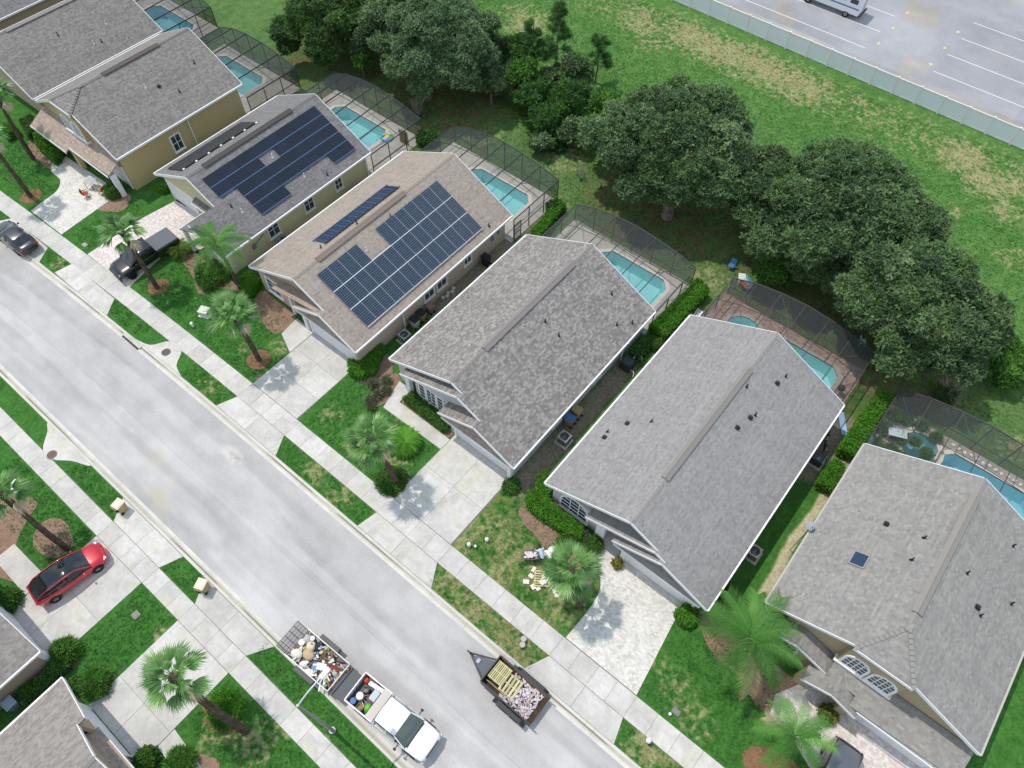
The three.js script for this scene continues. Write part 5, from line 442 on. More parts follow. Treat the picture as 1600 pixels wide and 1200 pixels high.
for (let i = 0; i < 5; i++) put('hand_tool', ['white handled', 'grey handled', 'brown handled', 'red handled', 'pale wooden'][i] + ' tool lying across the pickup bed', 'tool', wt, -.5 + i * .2, .74 + i * .03, -1.9 + i * .05, mg([bar([0, 0, -.6], [0, .05, .45], .035), at(rbox(.16, .02, .22, .01), 0, 0, -.66)]), plast([0xd8d8d4, 0x85888c, 0x7b5b3a, 0xa33226, 0xb99a6a][i]), BED, -.5 + i * .3);
// open trailer with junk
const tr = thing('utility_trailer', 'open rail sided trailer piled with junk behind white pickup', 'trailer', [-15.1, -.42, .012], 1.62);
part(tr, 'floor', bx(-.95, .95, .5, .56, -1.75, 1.75), M(0x6d6154)); for (const s of [-1, 1]) { part(tr, 'rail', mg([bar([s * .95, .98, -1.75], [s * .95, .98, 1.75], .06), bar([s * .95, .76, -1.75], [s * .95, .76, 1.75], .04)]), greyMetal); for (const z of [-1.72, -.6, .55, 1.7]) part(tr, 'rail_post', bar([s * .95, .5, z], [s * .95, .96, z], .05), greyMetal); part(tr, 'fender', mg([at(rbox(.3, .05, 1.5, .02), s * 1.14, .72, -.1), at(rbox(.3, .24, .05, .02), s * 1.14, .5, .66), at(rbox(.3, .24, .05, .02), s * 1.14, .5, -.86)]), darkMetal); for (const z of [-.47, .27]) wheel(tr, s * 1.13, z, .32, .2); }
part(tr, 'front_rail', bar([-.95, .98, 1.75], [.95, .98, 1.75], .06), greyMetal); part(tr, 'deck_plate', bx(-.92, .92, .46, .5, 1.76, 2.75), M(0x4c5156, { roughness: .6, metalness: .4 })); part(tr, 'tongue', mg([bar([-.6, .42, 1.75], [0, .42, 3], .09), bar([.6, .42, 1.75], [0, .42, 3], .09), at(cyl(.03, .03, .6, 8), 0, .4, 2.85)]), greyMetal);
{ const g = []; for (let i = 0; i <= 5; i++) g.push(bar([-.9 + i * .36, .56, -1.8], [-.9 + i * .36, 1.15, -2.5], .04)); for (let i = 0; i <= 4; i++) g.push(bar([-.9, .56 + i * .148, -1.8 - i * .175], [.9, .56 + i * .148, -1.8 - i * .175], .025)); part(tr, 'ramp_gate', mg(g), darkMetal); for (let i = 0; i < 5; i++) { const y = i * .148; } part(tr, 'ramp_mesh', quad([-.9, .56, -1.8], [.9, .56, -1.8], [.9, 1.15, -2.5], [-.9, 1.15, -2.5]), M(0x55585a, { transparent: true, opacity: .4, roughness: 1 })); }
const JK = 'junk heaped on the open trailer'; const lump = (sx, sy, sz, sd) => { seed = sd; const g = new THREE.IcosahedronGeometry(1, 2), p = g.attributes.position; for (let i = 0; i < p.count; i++) { const k = 1 + .35 * (fbm(p.getX(i) * 1.7 + sd, p.getZ(i) * 1.7 + p.getY(i), 2) - .5); p.setXYZ(i, p.getX(i) * k * sx, Math.max(-.5 * sy, p.getY(i) * k * sy) + .5 * sy, p.getZ(i) * k * sz); } g.computeVertexNormals(); return g; };
[['tan', 0xb8a488, -.1, -.7, .36, .28, .4], ['cream', 0xcfc4ae, .35, -.95, .32, .26, .3], ['white', 0xd8d6cf, -.5, -1.3, .36, .32, .3], ['pale grey', 0xb3b5b6, .5, -1.4, .32, .3, .26], ['light blue', 0x6f8fb5, -.35, .15, .28, .2, .3], ['dark', 0x2c2f31, .6, -.55, .25, .26, .3], ['olive', 0x77753f, .55, -.1, .24, .2, .26], ['off white', 0xe0ded6, -.65, -.5, .22, .28, .34]].forEach(([n, c, x, z, a, b, d], i) => put('rubble_bag', n + ' sack in the heap on the open trailer', 'sack', tr, x, .56, z, lump(a, b, d, 300 + i), M(c, { roughness: .9 }), JK, i));
seed = 555; [['white', 0xe2e2e0], ['pale blue', 0xb9c4cf], ['brown', 0x8a6a48], ['cream', 0xd6caa8], ['grey', 0x8e9296], ['yellow', 0xb39a3a], ['red', 0xa83a32], ['dark brown', 0x5a4531], ['tan', 0xb08d60], ['black', 0x26282a]].forEach(([n, c], i) => put('board', n + ' board lying at the front of the open trailer', 'board', tr, -.75 + i * .15, .62 + (i % 4) * .07, .95 + (i % 3) * .12, rbox(.09, .045, rr(.9, 1.5), .01), M(c), JK, -.9 + i * .17 + rr(-.2, .2)));
{ seed = 1717; const n = 150, m = new THREE.InstancedMesh(rbox(.16, .07, .1, .015, 1), M(0xffffff, { roughness: .8 }), n), cs = [0xe4e4e0, 0xd8d4c8, 0xb9c2cc, 0x8c8f92, 0xcbb48e, 0x5d4a38, 0x7f93b5, 0x2e3033, 0xe8e6e0, 0x9aa06a]; for (let i = 0; i < n; i++) { dummy.position.set(rr(-.85, .85), .6 + rr(0, .42) * rnd(), rr(-1.65, 1.6)); dummy.rotation.set(rr(-.8, .8), rr(0, 6), rr(-.8, .8)); dummy.scale.set(rr(.5, 2.2), rr(.5, 1.6), rr(.5, 1.8)); dummy.updateMatrix(); m.setMatrixAt(i, dummy.matrix); m.setColorAt(i, new THREE.Color(cs[Math.floor(rnd() * cs.length)])); } m.name = 'loose_debris'; m.userData = { kind: 'stuff', label: 'loose scraps scattered over the load of the open trailer', category: 'debris' }; m.position.copy(tr.position); m.rotation.copy(tr.rotation); scene.add(m); }
put('wash_basin', 'white basin near the front of the open trailer', 'basin', tr, -.15, .72, .45, mg([rbox(.42, .16, .62, .06), at(new THREE.TorusGeometry(.12, .02, 5, 12), 0, .16, .12, 0, Math.PI / 2)]), white, JK, .5); put('hose_coil', 'coiled hose on the heap of the open trailer', 'hose', tr, .55, .9, .35, mg([0, 1, 2].map(k => at(new THREE.TorusGeometry(.2 + k * .02, .022, 6, 18), 0, k * .035, 0, 0, Math.PI / 2))), M(0x7d7a4a), JK); put('bucket', 'white paint bucket at the tail of the open trailer', 'bucket', tr, .15, .56, -1.5, drum(.17, .36), white, JK); put('bucket', 'grey bucket at the tail corner of the open trailer', 'bucket', tr, .7, .56, -1.15, drum(.16, .34), greyMetal, JK); put('plastic_crate', 'pale plastic crate along the side of open trailer', 'crate', tr, -.78, .56, -.1, mg([rbox(.26, .05, .9, .01), at(rbox(.03, .24, .9, .01), .12, 0, 0), at(rbox(.03, .24, .9, .01), -.12, 0, 0), at(rbox(.26, .24, .03, .01), 0, 0, .44), at(rbox(.26, .24, .03, .01), 0, 0, -.44)]), plast(0xd4d6d2), JK);
// black box trailer with pallets and rubble
const tb = thing('box_trailer', 'black tandem axle trailer carrying pallets and white rubble', 'trailer', [-4.83, -6.58, .012], -1.572); const blk = M(0x24282e, { roughness: .5 });
part(tb, 'floor', bx(-.9, .9, .58, .64, -1.85, 1.85), M(0x8a744f, { map: rep(barkTex, .6, .3) })); for (const s of [-1, 1]) { part(tb, 'side_wall', mg([bx(s > 0 ? .9 : -.95, s > 0 ? .95 : -.9, .5, 1.15, -1.85, 1.85), bar([s * .93, 1.18, -1.85], [s * .93, 1.18, 1.85], .08)]), blk); part(tb, 'wood_liner', bx(s > 0 ? .87 : -.896, s > 0 ? .896 : -.87, .645, 1.1, -1.8, 1.7), M(0x7a6349)); part(tb, 'fender', mg([at(rbox(.28, .05, 1.75, .02), s * 1.13, .78, -.45), at(rbox(.28, .05, .4, .02), s * 1.13, .62, .55, 0, .8), at(rbox(.28, .05, .4, .02), s * 1.13, .62, -1.45, 0, -.8)]), blk); for (const z of [-.85, -.05]) wheel(tb, s * 1.12, z, .34, .22, 0x6a6d70); }
part(tb, 'front_wall', mg([bx(-.9, .9, .5, 1.15, 1.85, 1.9), bar([-.93, 1.18, 1.87], [.93, 1.18, 1.87], .08)]), blk); part(tb, 'tongue', mg([bar([-.75, .45, 1.88], [0, .45, 3.5], .1), bar([.75, .45, 1.88], [0, .45, 3.5], .1), bar([0, .45, 3.4], [0, .45, 3.75], .1), at(cyl(.05, .05, .7, 8), 0, .2, 3.3)]), blk); part(tb, 'tongue_plate', plan([[-.6, 1.92], [.6, 1.92], [.12, 3.1], [-.12, 3.1]], .52, .02), M(0x4a525c, { roughness: .5, metalness: .4 })); part(tb, 'jack_plate', at(rbox(.3, .06, .24, .02), .05, .52, 2.8), greyMetal); part(tb, 'side_step', mg([at(rbox(.3, .05, .5, .02), -1.12, .55, 1.2), bar([-.95, .5, 1.3], [-1.2, .5, 1.3], .04)]), greyMetal);
const RUB = []; seed = 808; const rub = new THREE.InstancedMesh((() => { const g = new THREE.DodecahedronGeometry(.085, 0); g.scale(1.2, .6, .9); return g; })(), M(0xffffff, { roughness: .9 }), 420); for (let i = 0; i < 420; i++) { const u = rr(-.82, .8), v = rr(-1.5, .55), q = Math.exp(-((u - .05) ** 2) * 1.2 - (v + .55) ** 2 * .9) * .3; dummy.position.set(u, .66 + rr(0, q), v); dummy.rotation.set(rr(0, 6), rr(0, 6), rr(0, 6)); dummy.scale.set(rr(.6, 1.5), rr(.6, 1.2), rr(.6, 1.5)); dummy.updateMatrix(); rub.setMatrixAt(i, dummy.matrix); rub.setColorAt(i, new THREE.Color(rnd() < .8 ? 0xd4ccd0 : rnd() < .5 ? 0xb99f96 : 0x9d9a9c)); } rub.name = 'rubble_pile'; rub.userData = { label: 'white broken paver rubble heaped in the black trailer', category: 'rubble', kind: 'stuff' }; rub.position.copy(tb.position); rub.rotation.copy(tb.rotation); scene.add(rub);
const palW = [0xbdb98a, 0xc9c496, 0xb0aa78].map(c => M(c, { roughness: .9 }));
function pallet(label, t, x, y, z, ry, n, group, tilt = 0) { const p = thing('wooden_pallet', label, 'pallet', [...loc(t, x, z), t.position.y + y], t.rotation.y + ry, group); p.rotation.order = 'YXZ'; p.rotation.x = tilt; for (let i = 0; i < n; i++) part(p, 'slat', at(rbox(1.15, .022, 1 / n * .66, .005), 0, .12, -.46 + .92 * i / (n - 1)), palW[i % 3]); for (const x2 of [-.52, 0, .52]) part(p, 'runner', at(rbox(.06, .1, 1, .005), x2, .018, 0), palW[1]); for (const z2 of [-.42, 0, .42]) part(p, 'base_slat', at(rbox(1.15, .02, .1, .004), 0, -.003, z2), palW[2]); return p; }
pallet('pale slatted pallet at the front of the black trailer', tb, -.15, .98, 1.25, 0, 9, 'wooden pallets', .1); pallet('second pallet with wide boards in the black trailer', tb, -.02, .86, .35, .05, 5, 'wooden pallets', -.12); put('crate_base', 'brown crate under the pallets of the black trailer', 'crate', tb, -.1, .645, 1.1, mg([rbox(1.1, .3, .06, .01), at(rbox(1.1, .3, .06, .01), 0, 0, .5), at(rbox(.06, .3, .5, .01), .5, 0, .25), at(rbox(.06, .3, .5, .01), -.5, 0, .25)]), M(0x6d5238)); put('plywood_sheet', 'grey weathered plywood leaning along the trailer wall', 'plywood', tb, .62, .65, 1, mg([rbox(.04, .4, 1.3, .008), at(rbox(.05, .05, 1.2, .008), -.06, 0, 0)]), M(0x9a8f78), undefined, 0);
// motorhome in the lot
{ const t = thing('motorhome', 'white motorhome parked in the lot behind the fence', 'motorhome', [-23, -86.9, .012], 1.571 + Math.PI); const w = M(0xdcdfe2, { roughness: .4 }); part(t, 'body', at(rbox(2.3, 2.4, 5.4, .12), 0, .55, -.6), w); part(t, 'cab', at(rbox(2.1, 1.3, 1.6, .2), 0, .5, 2.7), w); part(t, 'overcab', at(rbox(2.25, .95, 1.6, .2), 0, 2, 2.4), w); for (const s of [-1, 1]) { part(t, 'stripe', bx(s > 0 ? 1.151 : -1.158, s > 0 ? 1.158 : -1.151, 1.2, 1.36, -3.2, 2), M(0x5a7a9a)); for (const z of [-2.4, -.9, .8]) part(t, 'window', at(rbox(.03, .5, .9, .01), s * 1.15, 1.75, z), glass); for (const z of [-1.9, 2.7]) wheel(t, s * 1.03, z, .38, .24); } part(t, 'ladder', mg([bar([-.2, .7, -3.35], [-.2, 2.9, -3.35], .04), bar([.2, .7, -3.35], [.2, 2.9, -3.35], .04), ...[1, 1.4, 1.8, 2.2, 2.6].map(y => bar([-.2, y, -3.35], [.2, y, -3.35], .03))]), chrome); part(t, 'bumper', at(rbox(2.2, .2, .2, .05), 0, .45, -3.4), darkMetal); part(t, 'roof_unit', at(rbox(.8, .25, 1, .08), 0, 2.94, -.6), offwhite); part(t, 'awning', at(rbox(.14, .14, 3.6, .06), -1.2, 2.6, -.8), offwhite); }

// ---------- street furniture and yard things ----------
{ const f = thing('vinyl_fence', 'long white vinyl panel fence along the parking lot', 'fence', [-18, -76]); const fw = M(0xeaeff8, { roughness: .5 }); const P0 = [0], pan = bx(-1.14, 1.14, .08, 1.78, -.02, .02), rail = mg([bx(-1.14, 1.14, 1.68, 1.88, -.05, .05), bx(-1.14, 1.14, .06, .18, -.035, .035)]), post = mg([bx(-.085, .085, 0, 1.95, -.085, .085), at(new THREE.ConeGeometry(.13, .07, 4), 0, 1.985, 0, Math.PI / 4)]); for (let i = 0; i < 34; i++) { const x = -60 + i * 2.44, z = 76 - 76.05 + (x + 18) * .012; const a = part(f, 'post', post, white); a.position.set(x + 18, 0, z); const b = part(f, 'panel', pan, fw); b.position.set(x + 19.22, 0, z); const c = part(b, 'rail', rail, white); } }
{ const t = thing('street_lamp', 'tall grey street lamp pole beside the near sidewalk', 'street lamp', [-11.75, 1.72]); part(t, 'pole', mg([cyl(.11, .07, 8.6, 10), cyl(.2, .2, .25, 10)]), M(0x8d9195, { metalness: .4, roughness: .5 })); part(t, 'arm', tube([[0, 8.5, 0], [0, 8.75, -.6], [0, 8.85, -1.6]], .05, 7), M(0xb9bec2, { metalness: .3, roughness: .5 })); part(t, 'lamp_head', at(rbox(.3, .13, .65, .06), 0, 8.76, -1.85), M(0xc4c8cb, { roughness: .4 })); }
const binMat = M(0xa8966f, { roughness: .6 }), lidTan = M(0xcfc6b4, { roughness: .5 });
function bin(label, p, turn, body, lid, group, s = 1) { const t = thing('trash_cart', label, 'trash cart', p, turn, group); const st = [[0, .26, .27], [.9, .31, .36]]; const g = loft([{ z: 0, pts: [[0, -.24], [.24, -.24], [.27, 0], [.24, .25], [0, .25]] }, { z: .92, pts: [[0, -.3], [.29, -.3], [.31, 0], [.29, .33], [0, .33]] }]); g.rotateX(-Math.PI / 2); g.scale(s, s, s); part(t, 'body', g, body); part(t, 'lid', mg([at(rbox(.66 * s, .07, .72 * s, .03), 0, .93 * s, -.02), at(rbox(.5 * s, .05, .5 * s, .02), 0, .98 * s, 0)]), lid); part(t, 'handle', bar([-.24 * s, .9 * s, .4 * s], [.24 * s, .9 * s, .4 * s], .035), body); for (const x of [-.24, .24]) part(t, 'wheel', at(new THREE.CylinderGeometry(.12, .12, .06, 12), x * s, .12, .27 * s, 0, 0, Math.PI / 2), rubber); return t; }
bin('tan trash cart at the kerb nearest the red car', [-32.95, 1.25, .03], .2, binMat, lidTan, 'trash carts at the near kerb'); bin('tan trash cart at the kerb beside second near driveway', [-24.2, 1.15, .03], .4, M(0x9c9568), lidTan, 'trash carts at the near kerb'); bin('grey trash cart with black lid beside the beige house', [-28.35, -22.9], 1.6, M(0xa9aaa9), M(0x23282c), 'carts beside the beige house'); bin('tan trash cart with dark lid beside beige house', [-28.4, -23.75], 1.6, M(0x8a7b45), M(0x20272a), 'carts beside the beige house'); bin('low brown cart in line beside beige house', [-28.4, -24.75], 1.6, M(0x7d6a58), M(0x8a6f66), 'carts beside the beige house', .85); bin('tan trash cart beside the mottled roof house', [-13.4, -24.4], 1.6, M(0x9a8a62), M(0x9a8a62)); bin('blue lidded cart beside the mottled roof house', [-13.4, -23.5], 1.6, M(0x8f7d58), M(0x3f6fa0)); bin('blue grey cart between the two near houses', [-27.2, 12.6], -1.5, M(0x6d7d8c), M(0x8ea2b3)); bin('black bin behind the beige house pool gate', [-28.3, -31.6], 1.6, M(0x1d2023), M(0x1d2023));
const acBody = M(0x9aa09c, { roughness: .6 }), acDark = M(0x3b4042, { roughness: .7 });
function ac(label, p, c = acBody) { const t = thing('air_conditioner', label, 'air conditioner', p, 0, 'outdoor cooling units'); part(t, 'pad', at(rbox(1.05, .09, 1.05, .01), 0, 0, 0), conc3); const bars = []; for (let i = 0; i < 24; i++) { const k = i % 6 - 2.5, s = Math.floor(i / 6); bars.push(at(bx(-.012, .012, .12, .72, -.012, .012), ...(s < 2 ? [k * .13, 0, s ? .4 : -.4] : [s === 2 ? .4 : -.4, 0, k * .13]))); } part(t, 'case', mg([at(rbox(.76, .7, .76, .05), 0, .09, 0)]), acDark); part(t, 'louvers', mg([...bars, at(new THREE.TorusGeometry(.37, .05, 6, 20), 0, .8, 0, 0, Math.PI / 2), ...[0, 1].map(q => at(bx(-.4, -.31, .76, .82, -.4, .4), 0, 0, 0, q * Math.PI)), ...[0, 1].map(q => at(bx(-.31, .31, .76, .82, -.4, -.31), 0, 0, 0, q * Math.PI))]), c); part(t, 'fan', mg([0, 1, 2, 3].map(q => at(new THREE.BoxGeometry(.1, .015, .3), 0, .79, .17, q * Math.PI / 2, 0, .3)).concat([at(cyl(.07, .07, .05, 10), 0, .78, 0)])), M(0x6c7478, { roughness: .5 })); return t; }
ac('cooling unit beside the mottled roof house', [-12.85, -22.1]); ac('cooling unit at front of beige house side wall', [-28.05, -21.4]); ac('rusty cooling unit beside the plain grey house', [1.95, -23.2], M(0xb9b2a4)); ac('cooling unit beside the pale yellow house', [-43.1, -22.2], M(0x7d8b93)); ac('cooling unit beside the ochre house wall', [-57.9, -25.7]); ac('cooling unit in shade below the skylight house hedge', [2.1, -32.2], M(0x444a4e));
// boxes, caps and covers in the grass
function ubox(label, p, w, h, d, m, turn = 0) { return one('utility_box', mg([rbox(w, h, d, .03), at(rbox(w + .06, .05, d + .06, .02), 0, h, 0), at(rbox(w + .2, .05, d + .2, .01), 0, 0, 0)]), m, label, 'utility box', undefined, p, turn); }
ubox('pale green utility box on the lawn below the queen palm', [-42.34,-13.03], .75, .55, .65, M(0xc9cdbd), .4); ubox('white utility box on lawn near left edge palm', [-39.96,4.86], .7, .45, .6, white, .3);
function lid(label, p, w, d, m, turn = 0) { return one('valve_box', mg([rbox(w, .05, d, .01), at(rbox(w * .6, .02, d * .6, .005), 0, .05, 0)]), m, label, 'valve box', undefined, [...p, .01], turn); }
lid('grey valve box lid on lawn beside pink pavers', [-56.55,-11.18], .5, .35, M(0x9a9a98)); lid('grey valve box lid in the near lawn', [-26.27,4.98], .45, .45, M(0x87827c)); lid('grey valve box lid on lawn by far sidewalk right', [3.21,-11.82], .5, .35, M(0x7a7a78)); one('valve_box', mg([cyl(.14, .13, .04, 14), cyl(.08, .08, .05, 12)]), M(0x3f6b3c), 'small round green valve cap near the far sidewalk', 'valve box', undefined, [2.62,-11.61]);
function cap(label, p, r = .12, h = .3, m = white) { return one('cleanout_cap', mg([cyl(r * .7, r * .7, h, 12), at(new THREE.SphereGeometry(r, 12, 6, 0, 6.3, 0, 1.57), 0, h - .02, 0), at(cyl(r, r, .05, 12), 0, h - .06, 0)]), m, label, 'cleanout cap', 'small pipe caps in the lawns', p); }
cap('white pipe cap right beside the pale green utility box', [-42.13,-11.6], .14, .4); cap('larger white pipe cap by the concrete drive corner', [-12.98,-11.78], .14, .35); cap('smaller white pipe cap beside the larger one', [-12.59,-11.98], .1, .25); cap('white cap alone left of the wheelbarrow', [-12.29,-12.81], .15, .3, offwhite); cap('white cap in the verge at bottom', [2.79,-9.44], .17, .4); cap('white cap beside the valve box lid', [2.99,-11.46], .1, .2); cap('white cap in the near mulch ring', [-18.48,4.58], .08, .15); cap('white cap by the near shrub ball', [-26.97,8.91], .08, .15);
for (const [i, q] of [[-6.36,-9.32], [-6.2,-9]].entries()) one('metal_can', mg([cyl(.15, .17, .35, 14), at(new THREE.TorusGeometry(.17, .02, 5, 14), 0, .35, 0, 0, Math.PI / 2)]), M(0xa7a5a0, { roughness: .5 }), ['rear metal can standing on verge by black trailer', 'front metal can standing on verge by black trailer'][i], 'can', 'two cans on the verge', q);
const iron = (label, p, c) => { const t = thing('manhole_cover', label, 'manhole cover', [...p, .05]); part(t, 'rim', at(new THREE.TorusGeometry(.34, .03, 5, 24), 0, .005, 0, 0, Math.PI / 2), M(0x8c8880)); part(t, 'lid', mg([cyl(.33, .33, .02, 24), ...[-2, -1, 0, 1, 2].map(k => bx(-.26, .26, .02, .032, k * .1 - .025, k * .1 + .025))]), M(c, { roughness: .7, metalness: .3 })); };
iron('round dark manhole cover in the far drain pad', [-41.65,-8.66], 0x5a5452); iron('round reddish manhole cover in the near drain pad', [-40.49,2], 0x6d5454); { const t = thing('storm_inlet', 'long rusty storm drain inlet in the far kerb', 'storm drain', [-44.6, -7.35, .03]); part(t, 'slot', bx(-1, 1, .02, .075, -.16, -.02), M(0x3d3a35)); part(t, 'plate', bx(-1.1, 1.1, .066, .09, -.5, -.17), conc3); }
// stack of new pavers, loose pavers, worker with wheelbarrow
const lawnP = thing('wooden_pallet', 'pale pallet loaded with pavers on the lawn under palm', 'pallet', [-7.79,-13.11], .62, 'wooden pallets'); for (let i = 0; i < 7; i++) part(lawnP, 'slat', at(rbox(1.2, .022, .1, .005), 0, .12, -.48 + .16 * i), palW[i % 3]); for (const x of [-.5, 0, .5]) part(lawnP, 'runner', at(rbox(.06, .1, 1.05, .005), x, .018, 0), palW[1]);
const pvS = [0xe2dfd4, 0xd6d2c6, 0xdcd4d0].map(c => M(c, { roughness: .9 })); const G1 = 'loose paving stones by the palm'; seed = 99;
for (let i = 0; i < 14; i++) { const [x, z] = [lawnP.position.x + rr(-.1, .6), lawnP.position.z + rr(-.5, .4)]; one('paving_stone', rbox(rr(.2, .35), .06, rr(.2, .3), .012), pvS[i % 3], 'paving stone lying in the heap on the loaded pallet', 'paving stone', 'stones heaped on the pallet', [x, z, .135 + (i % 4) * .06], rr(0, 3)); }
[[-8.64,-13.24], [-8.5,-12.8], [-8.52,-12.29], [-7.96,-12.32], [-7.63,-12.43], [-6.75,-12.99], [-6.48,-13.04], [-6.37,-13.3], [-6.47,-12.89]].forEach((q, i) => one('paving_stone', rbox(rr(.28, .4), .06, rr(.22, .3), .012), pvS[i % 3], ['square paver nearest the wheelbarrow handles', 'long paver left of the loaded pallet', 'paver farthest left on the lawn', 'first paver in front of the loaded pallet', 'second paver in front of the loaded pallet', 'left paver of the small heap under the palm', 'middle paver of the small heap under the palm', 'right paver of the small heap under the palm', 'front paver of the small heap under the palm'][i], 'paving stone', G1, [...q, .015], rr(0, 3)));
for (let i = 0; i < 4; i++) one('cement_bag', lump(.32, .13, .22, 700 + i), M(0xe4e4e2, { roughness: .8 }), ['white bag closest to the worker', 'white bag sticking up behind the worker', 'white bag half under the palm', 'white bag beside the palm fronds'][i], 'bag', 'white bags behind the worker', [...[[-8.56,-14.65], [-8.49,-15.05], [-8.05,-14.96], [-8.27,-14.55]][i], .02 + (i === 1 ? .12 : 0)], i);
{ const b = thing('wheelbarrow', 'wheelbarrow full of broken stone beside the worker', 'wheelbarrow', [-9.29,-13.72], 2.25); const tray = loft([{ z: -.5, pts: [[0, .32], [.2, .32], [.3, .62], [.29, .62], [0, .4]] }, { z: .1, pts: [[0, .3], [.24, .3], [.36, .64], [.35, .64], [0, .36]] }, { z: .6, pts: [[0, .42], [.16, .42], [.28, .7], [.27, .7], [0, .46]] }]); part(b, 'tray', tray, M(0x6f7478, { roughness: .5, metalness: .4 })); for (const s of [-1, 1]) part(b, 'handle', tube([[s * .14, .3, .75], [s * .2, .34, -.1], [s * .28, .62, -1]], .022, 6), M(0x8a5f33)); for (const s of [-1, 1]) part(b, 'leg', tube([[s * .2, .34, -.3], [s * .24, .02, -.36]], .02, 5), darkMetal); const w = part(b, 'wheel', new THREE.TorusGeometry(.16, .05, 8, 16), rubber); w.position.set(0, .21, .85); w.rotation.y = Math.PI / 2; const load = []; seed = 31; for (let i = 0; i < 40; i++) load.push(at(rbox(rr(.1, .22), .05, rr(.08, .16), .01, 1), rr(-.2, .2), .5 + rr(0, .22), rr(-.35, .45), rr(0, 3), rr(-.6, .6), rr(-.6, .6))); const l = part(b, 'stone_load', mg(load), pvS[2]); l.userData.kind = 'stuff'; }
{ // worker bent over the barrow, one continuous skin with coloured clothes
  const bones = []; const C = { s: [.52, .62, .74], j: [.05, .07, .11], k: [.32, .19, .13], d: [.025, .022, .02], b: [.04, .035, .03] }; const bn = (a, b, r0, r1, c) => bones.push({ a, b, r0, r1, c: C[c] });
  for (const s of [-1, 1]) { bn([s * .1, .92, -.08], [s * .12, .5, .06 * s], .095, .065, 'j'); bn([s * .12, .5, .06 * s], [s * .13, .08, -.06 + .05 * s], .062, .045, 'j'); bn([s * .13, .05, -.1 + .05 * s], [s * .15, .04, .12 + .05 * s], .05, .04, 'b'); bn([s * .19, 1.26, .3], [s * .25, 1.02, .42], .055, .045, 's'); bn([s * .25, 1.02, .42], [s * .22, .84, .62], .04, .032, 'k'); for (let f = 0; f < 4; f++) bn([s * (.19 + f * .018), .83, .64], [s * (.19 + f * .018), .77, .71 - f * .008], .012, .009, 'k'); bn([s * .24, .84, .62], [s * .2, .79, .66], .013, .01, 'k'); bn([s * .22, .85, .6], [s * .215, .82, .66], .03, .025, 'k'); bn([0, 1.28, .28], [s * .19, 1.27, .3], .09, .07, 's'); }
  bn([0, .94, -.06], [0, 1.12, .1], .14, .14, 's'); bn([0, 1.12, .1], [0, 1.3, .28], .145, .13, 's'); bn([0, 1.34, .32], [0, 1.42, .42], .055, .05, 'k'); bn([0, 1.46, .46], [0, 1.5, .48], .09, .095, 'k'); bn([0, 1.43, .54], [0, 1.42, .565], .02, .014, 'k'); bn([0, 1.53, .45], [0, 1.55, .48], .1, .1, 'd'); bn([0, 1.53, .5], [0, 1.5, .66], .055, .03, 'd');
  const res = 96, S = .9, mc = new MarchingCubes(res, M(), false, false, 400000); const ctr = [0, .82, .25], smin = (a, b, k) => { const h = Math.max(k - Math.abs(a - b), 0) / k; return Math.min(a, b) - h * h * k * .25; };
  const sd = (p, o) => { const bax = o.b[0] - o.a[0], bay = o.b[1] - o.a[1], baz = o.b[2] - o.a[2], pax = p[0] - o.a[0], pay = p[1] - o.a[1], paz = p[2] - o.a[2]; const t = Math.max(0, Math.min(1, (pax * bax + pay * bay + paz * baz) / (bax * bax + bay * bay + baz * baz))); return Math.hypot(pax - bax * t, pay - bay * t, paz - baz * t) - (o.r0 + (o.r1 - o.r0) * t); };
  for (let k = 0; k < res; k++) for (let j = 0; j < res; j++) for (let i = 0; i < res; i++) { const p = [((i - res / 2) / (res / 2)) * S + ctr[0], ((j - res / 2) / (res / 2)) * S + ctr[1], ((k - res / 2) / (res / 2)) * S + ctr[2]]; let d = 9; for (const o of bones) { const q = sd(p, o); d = q < .3 ? smin(d, q, o.r0 < .02 ? .008 : .035) : Math.min(d, q); } mc.field[i + j * res + k * res * res] = -d; }
  mc.isolation = 0; mc.update(); const n = mc.count, pos = new Float32Array(n * 3), col = new Float32Array(n * 3), nor = new Float32Array(mc.normalArray.subarray(0, n * 3)); for (let i = 0; i < n; i++) { const p = [mc.positionArray[i * 3] * S + ctr[0], mc.positionArray[i * 3 + 1] * S + ctr[1], mc.positionArray[i * 3 + 2] * S + ctr[2]]; pos.set(p, i * 3); let b = bones[0], m = 9; for (const o of bones) { const q = sd(p, o); if (q < m) { m = q; b = o; } } col.set(b.c, i * 3); }
  const g = new THREE.BufferGeometry(); g.setAttribute('position', new THREE.BufferAttribute(pos, 3)); g.setAttribute('normal', new THREE.BufferAttribute(nor, 3)); g.setAttribute('color', new THREE.BufferAttribute(col, 3)); const w = one('person', g, M(0xffffff, { vertexColors: true, roughness: .85 }), 'worker in pale blue shirt bending over the wheelbarrow', 'person', undefined, [...[-8.62,-14.04], .02], -2.1); }
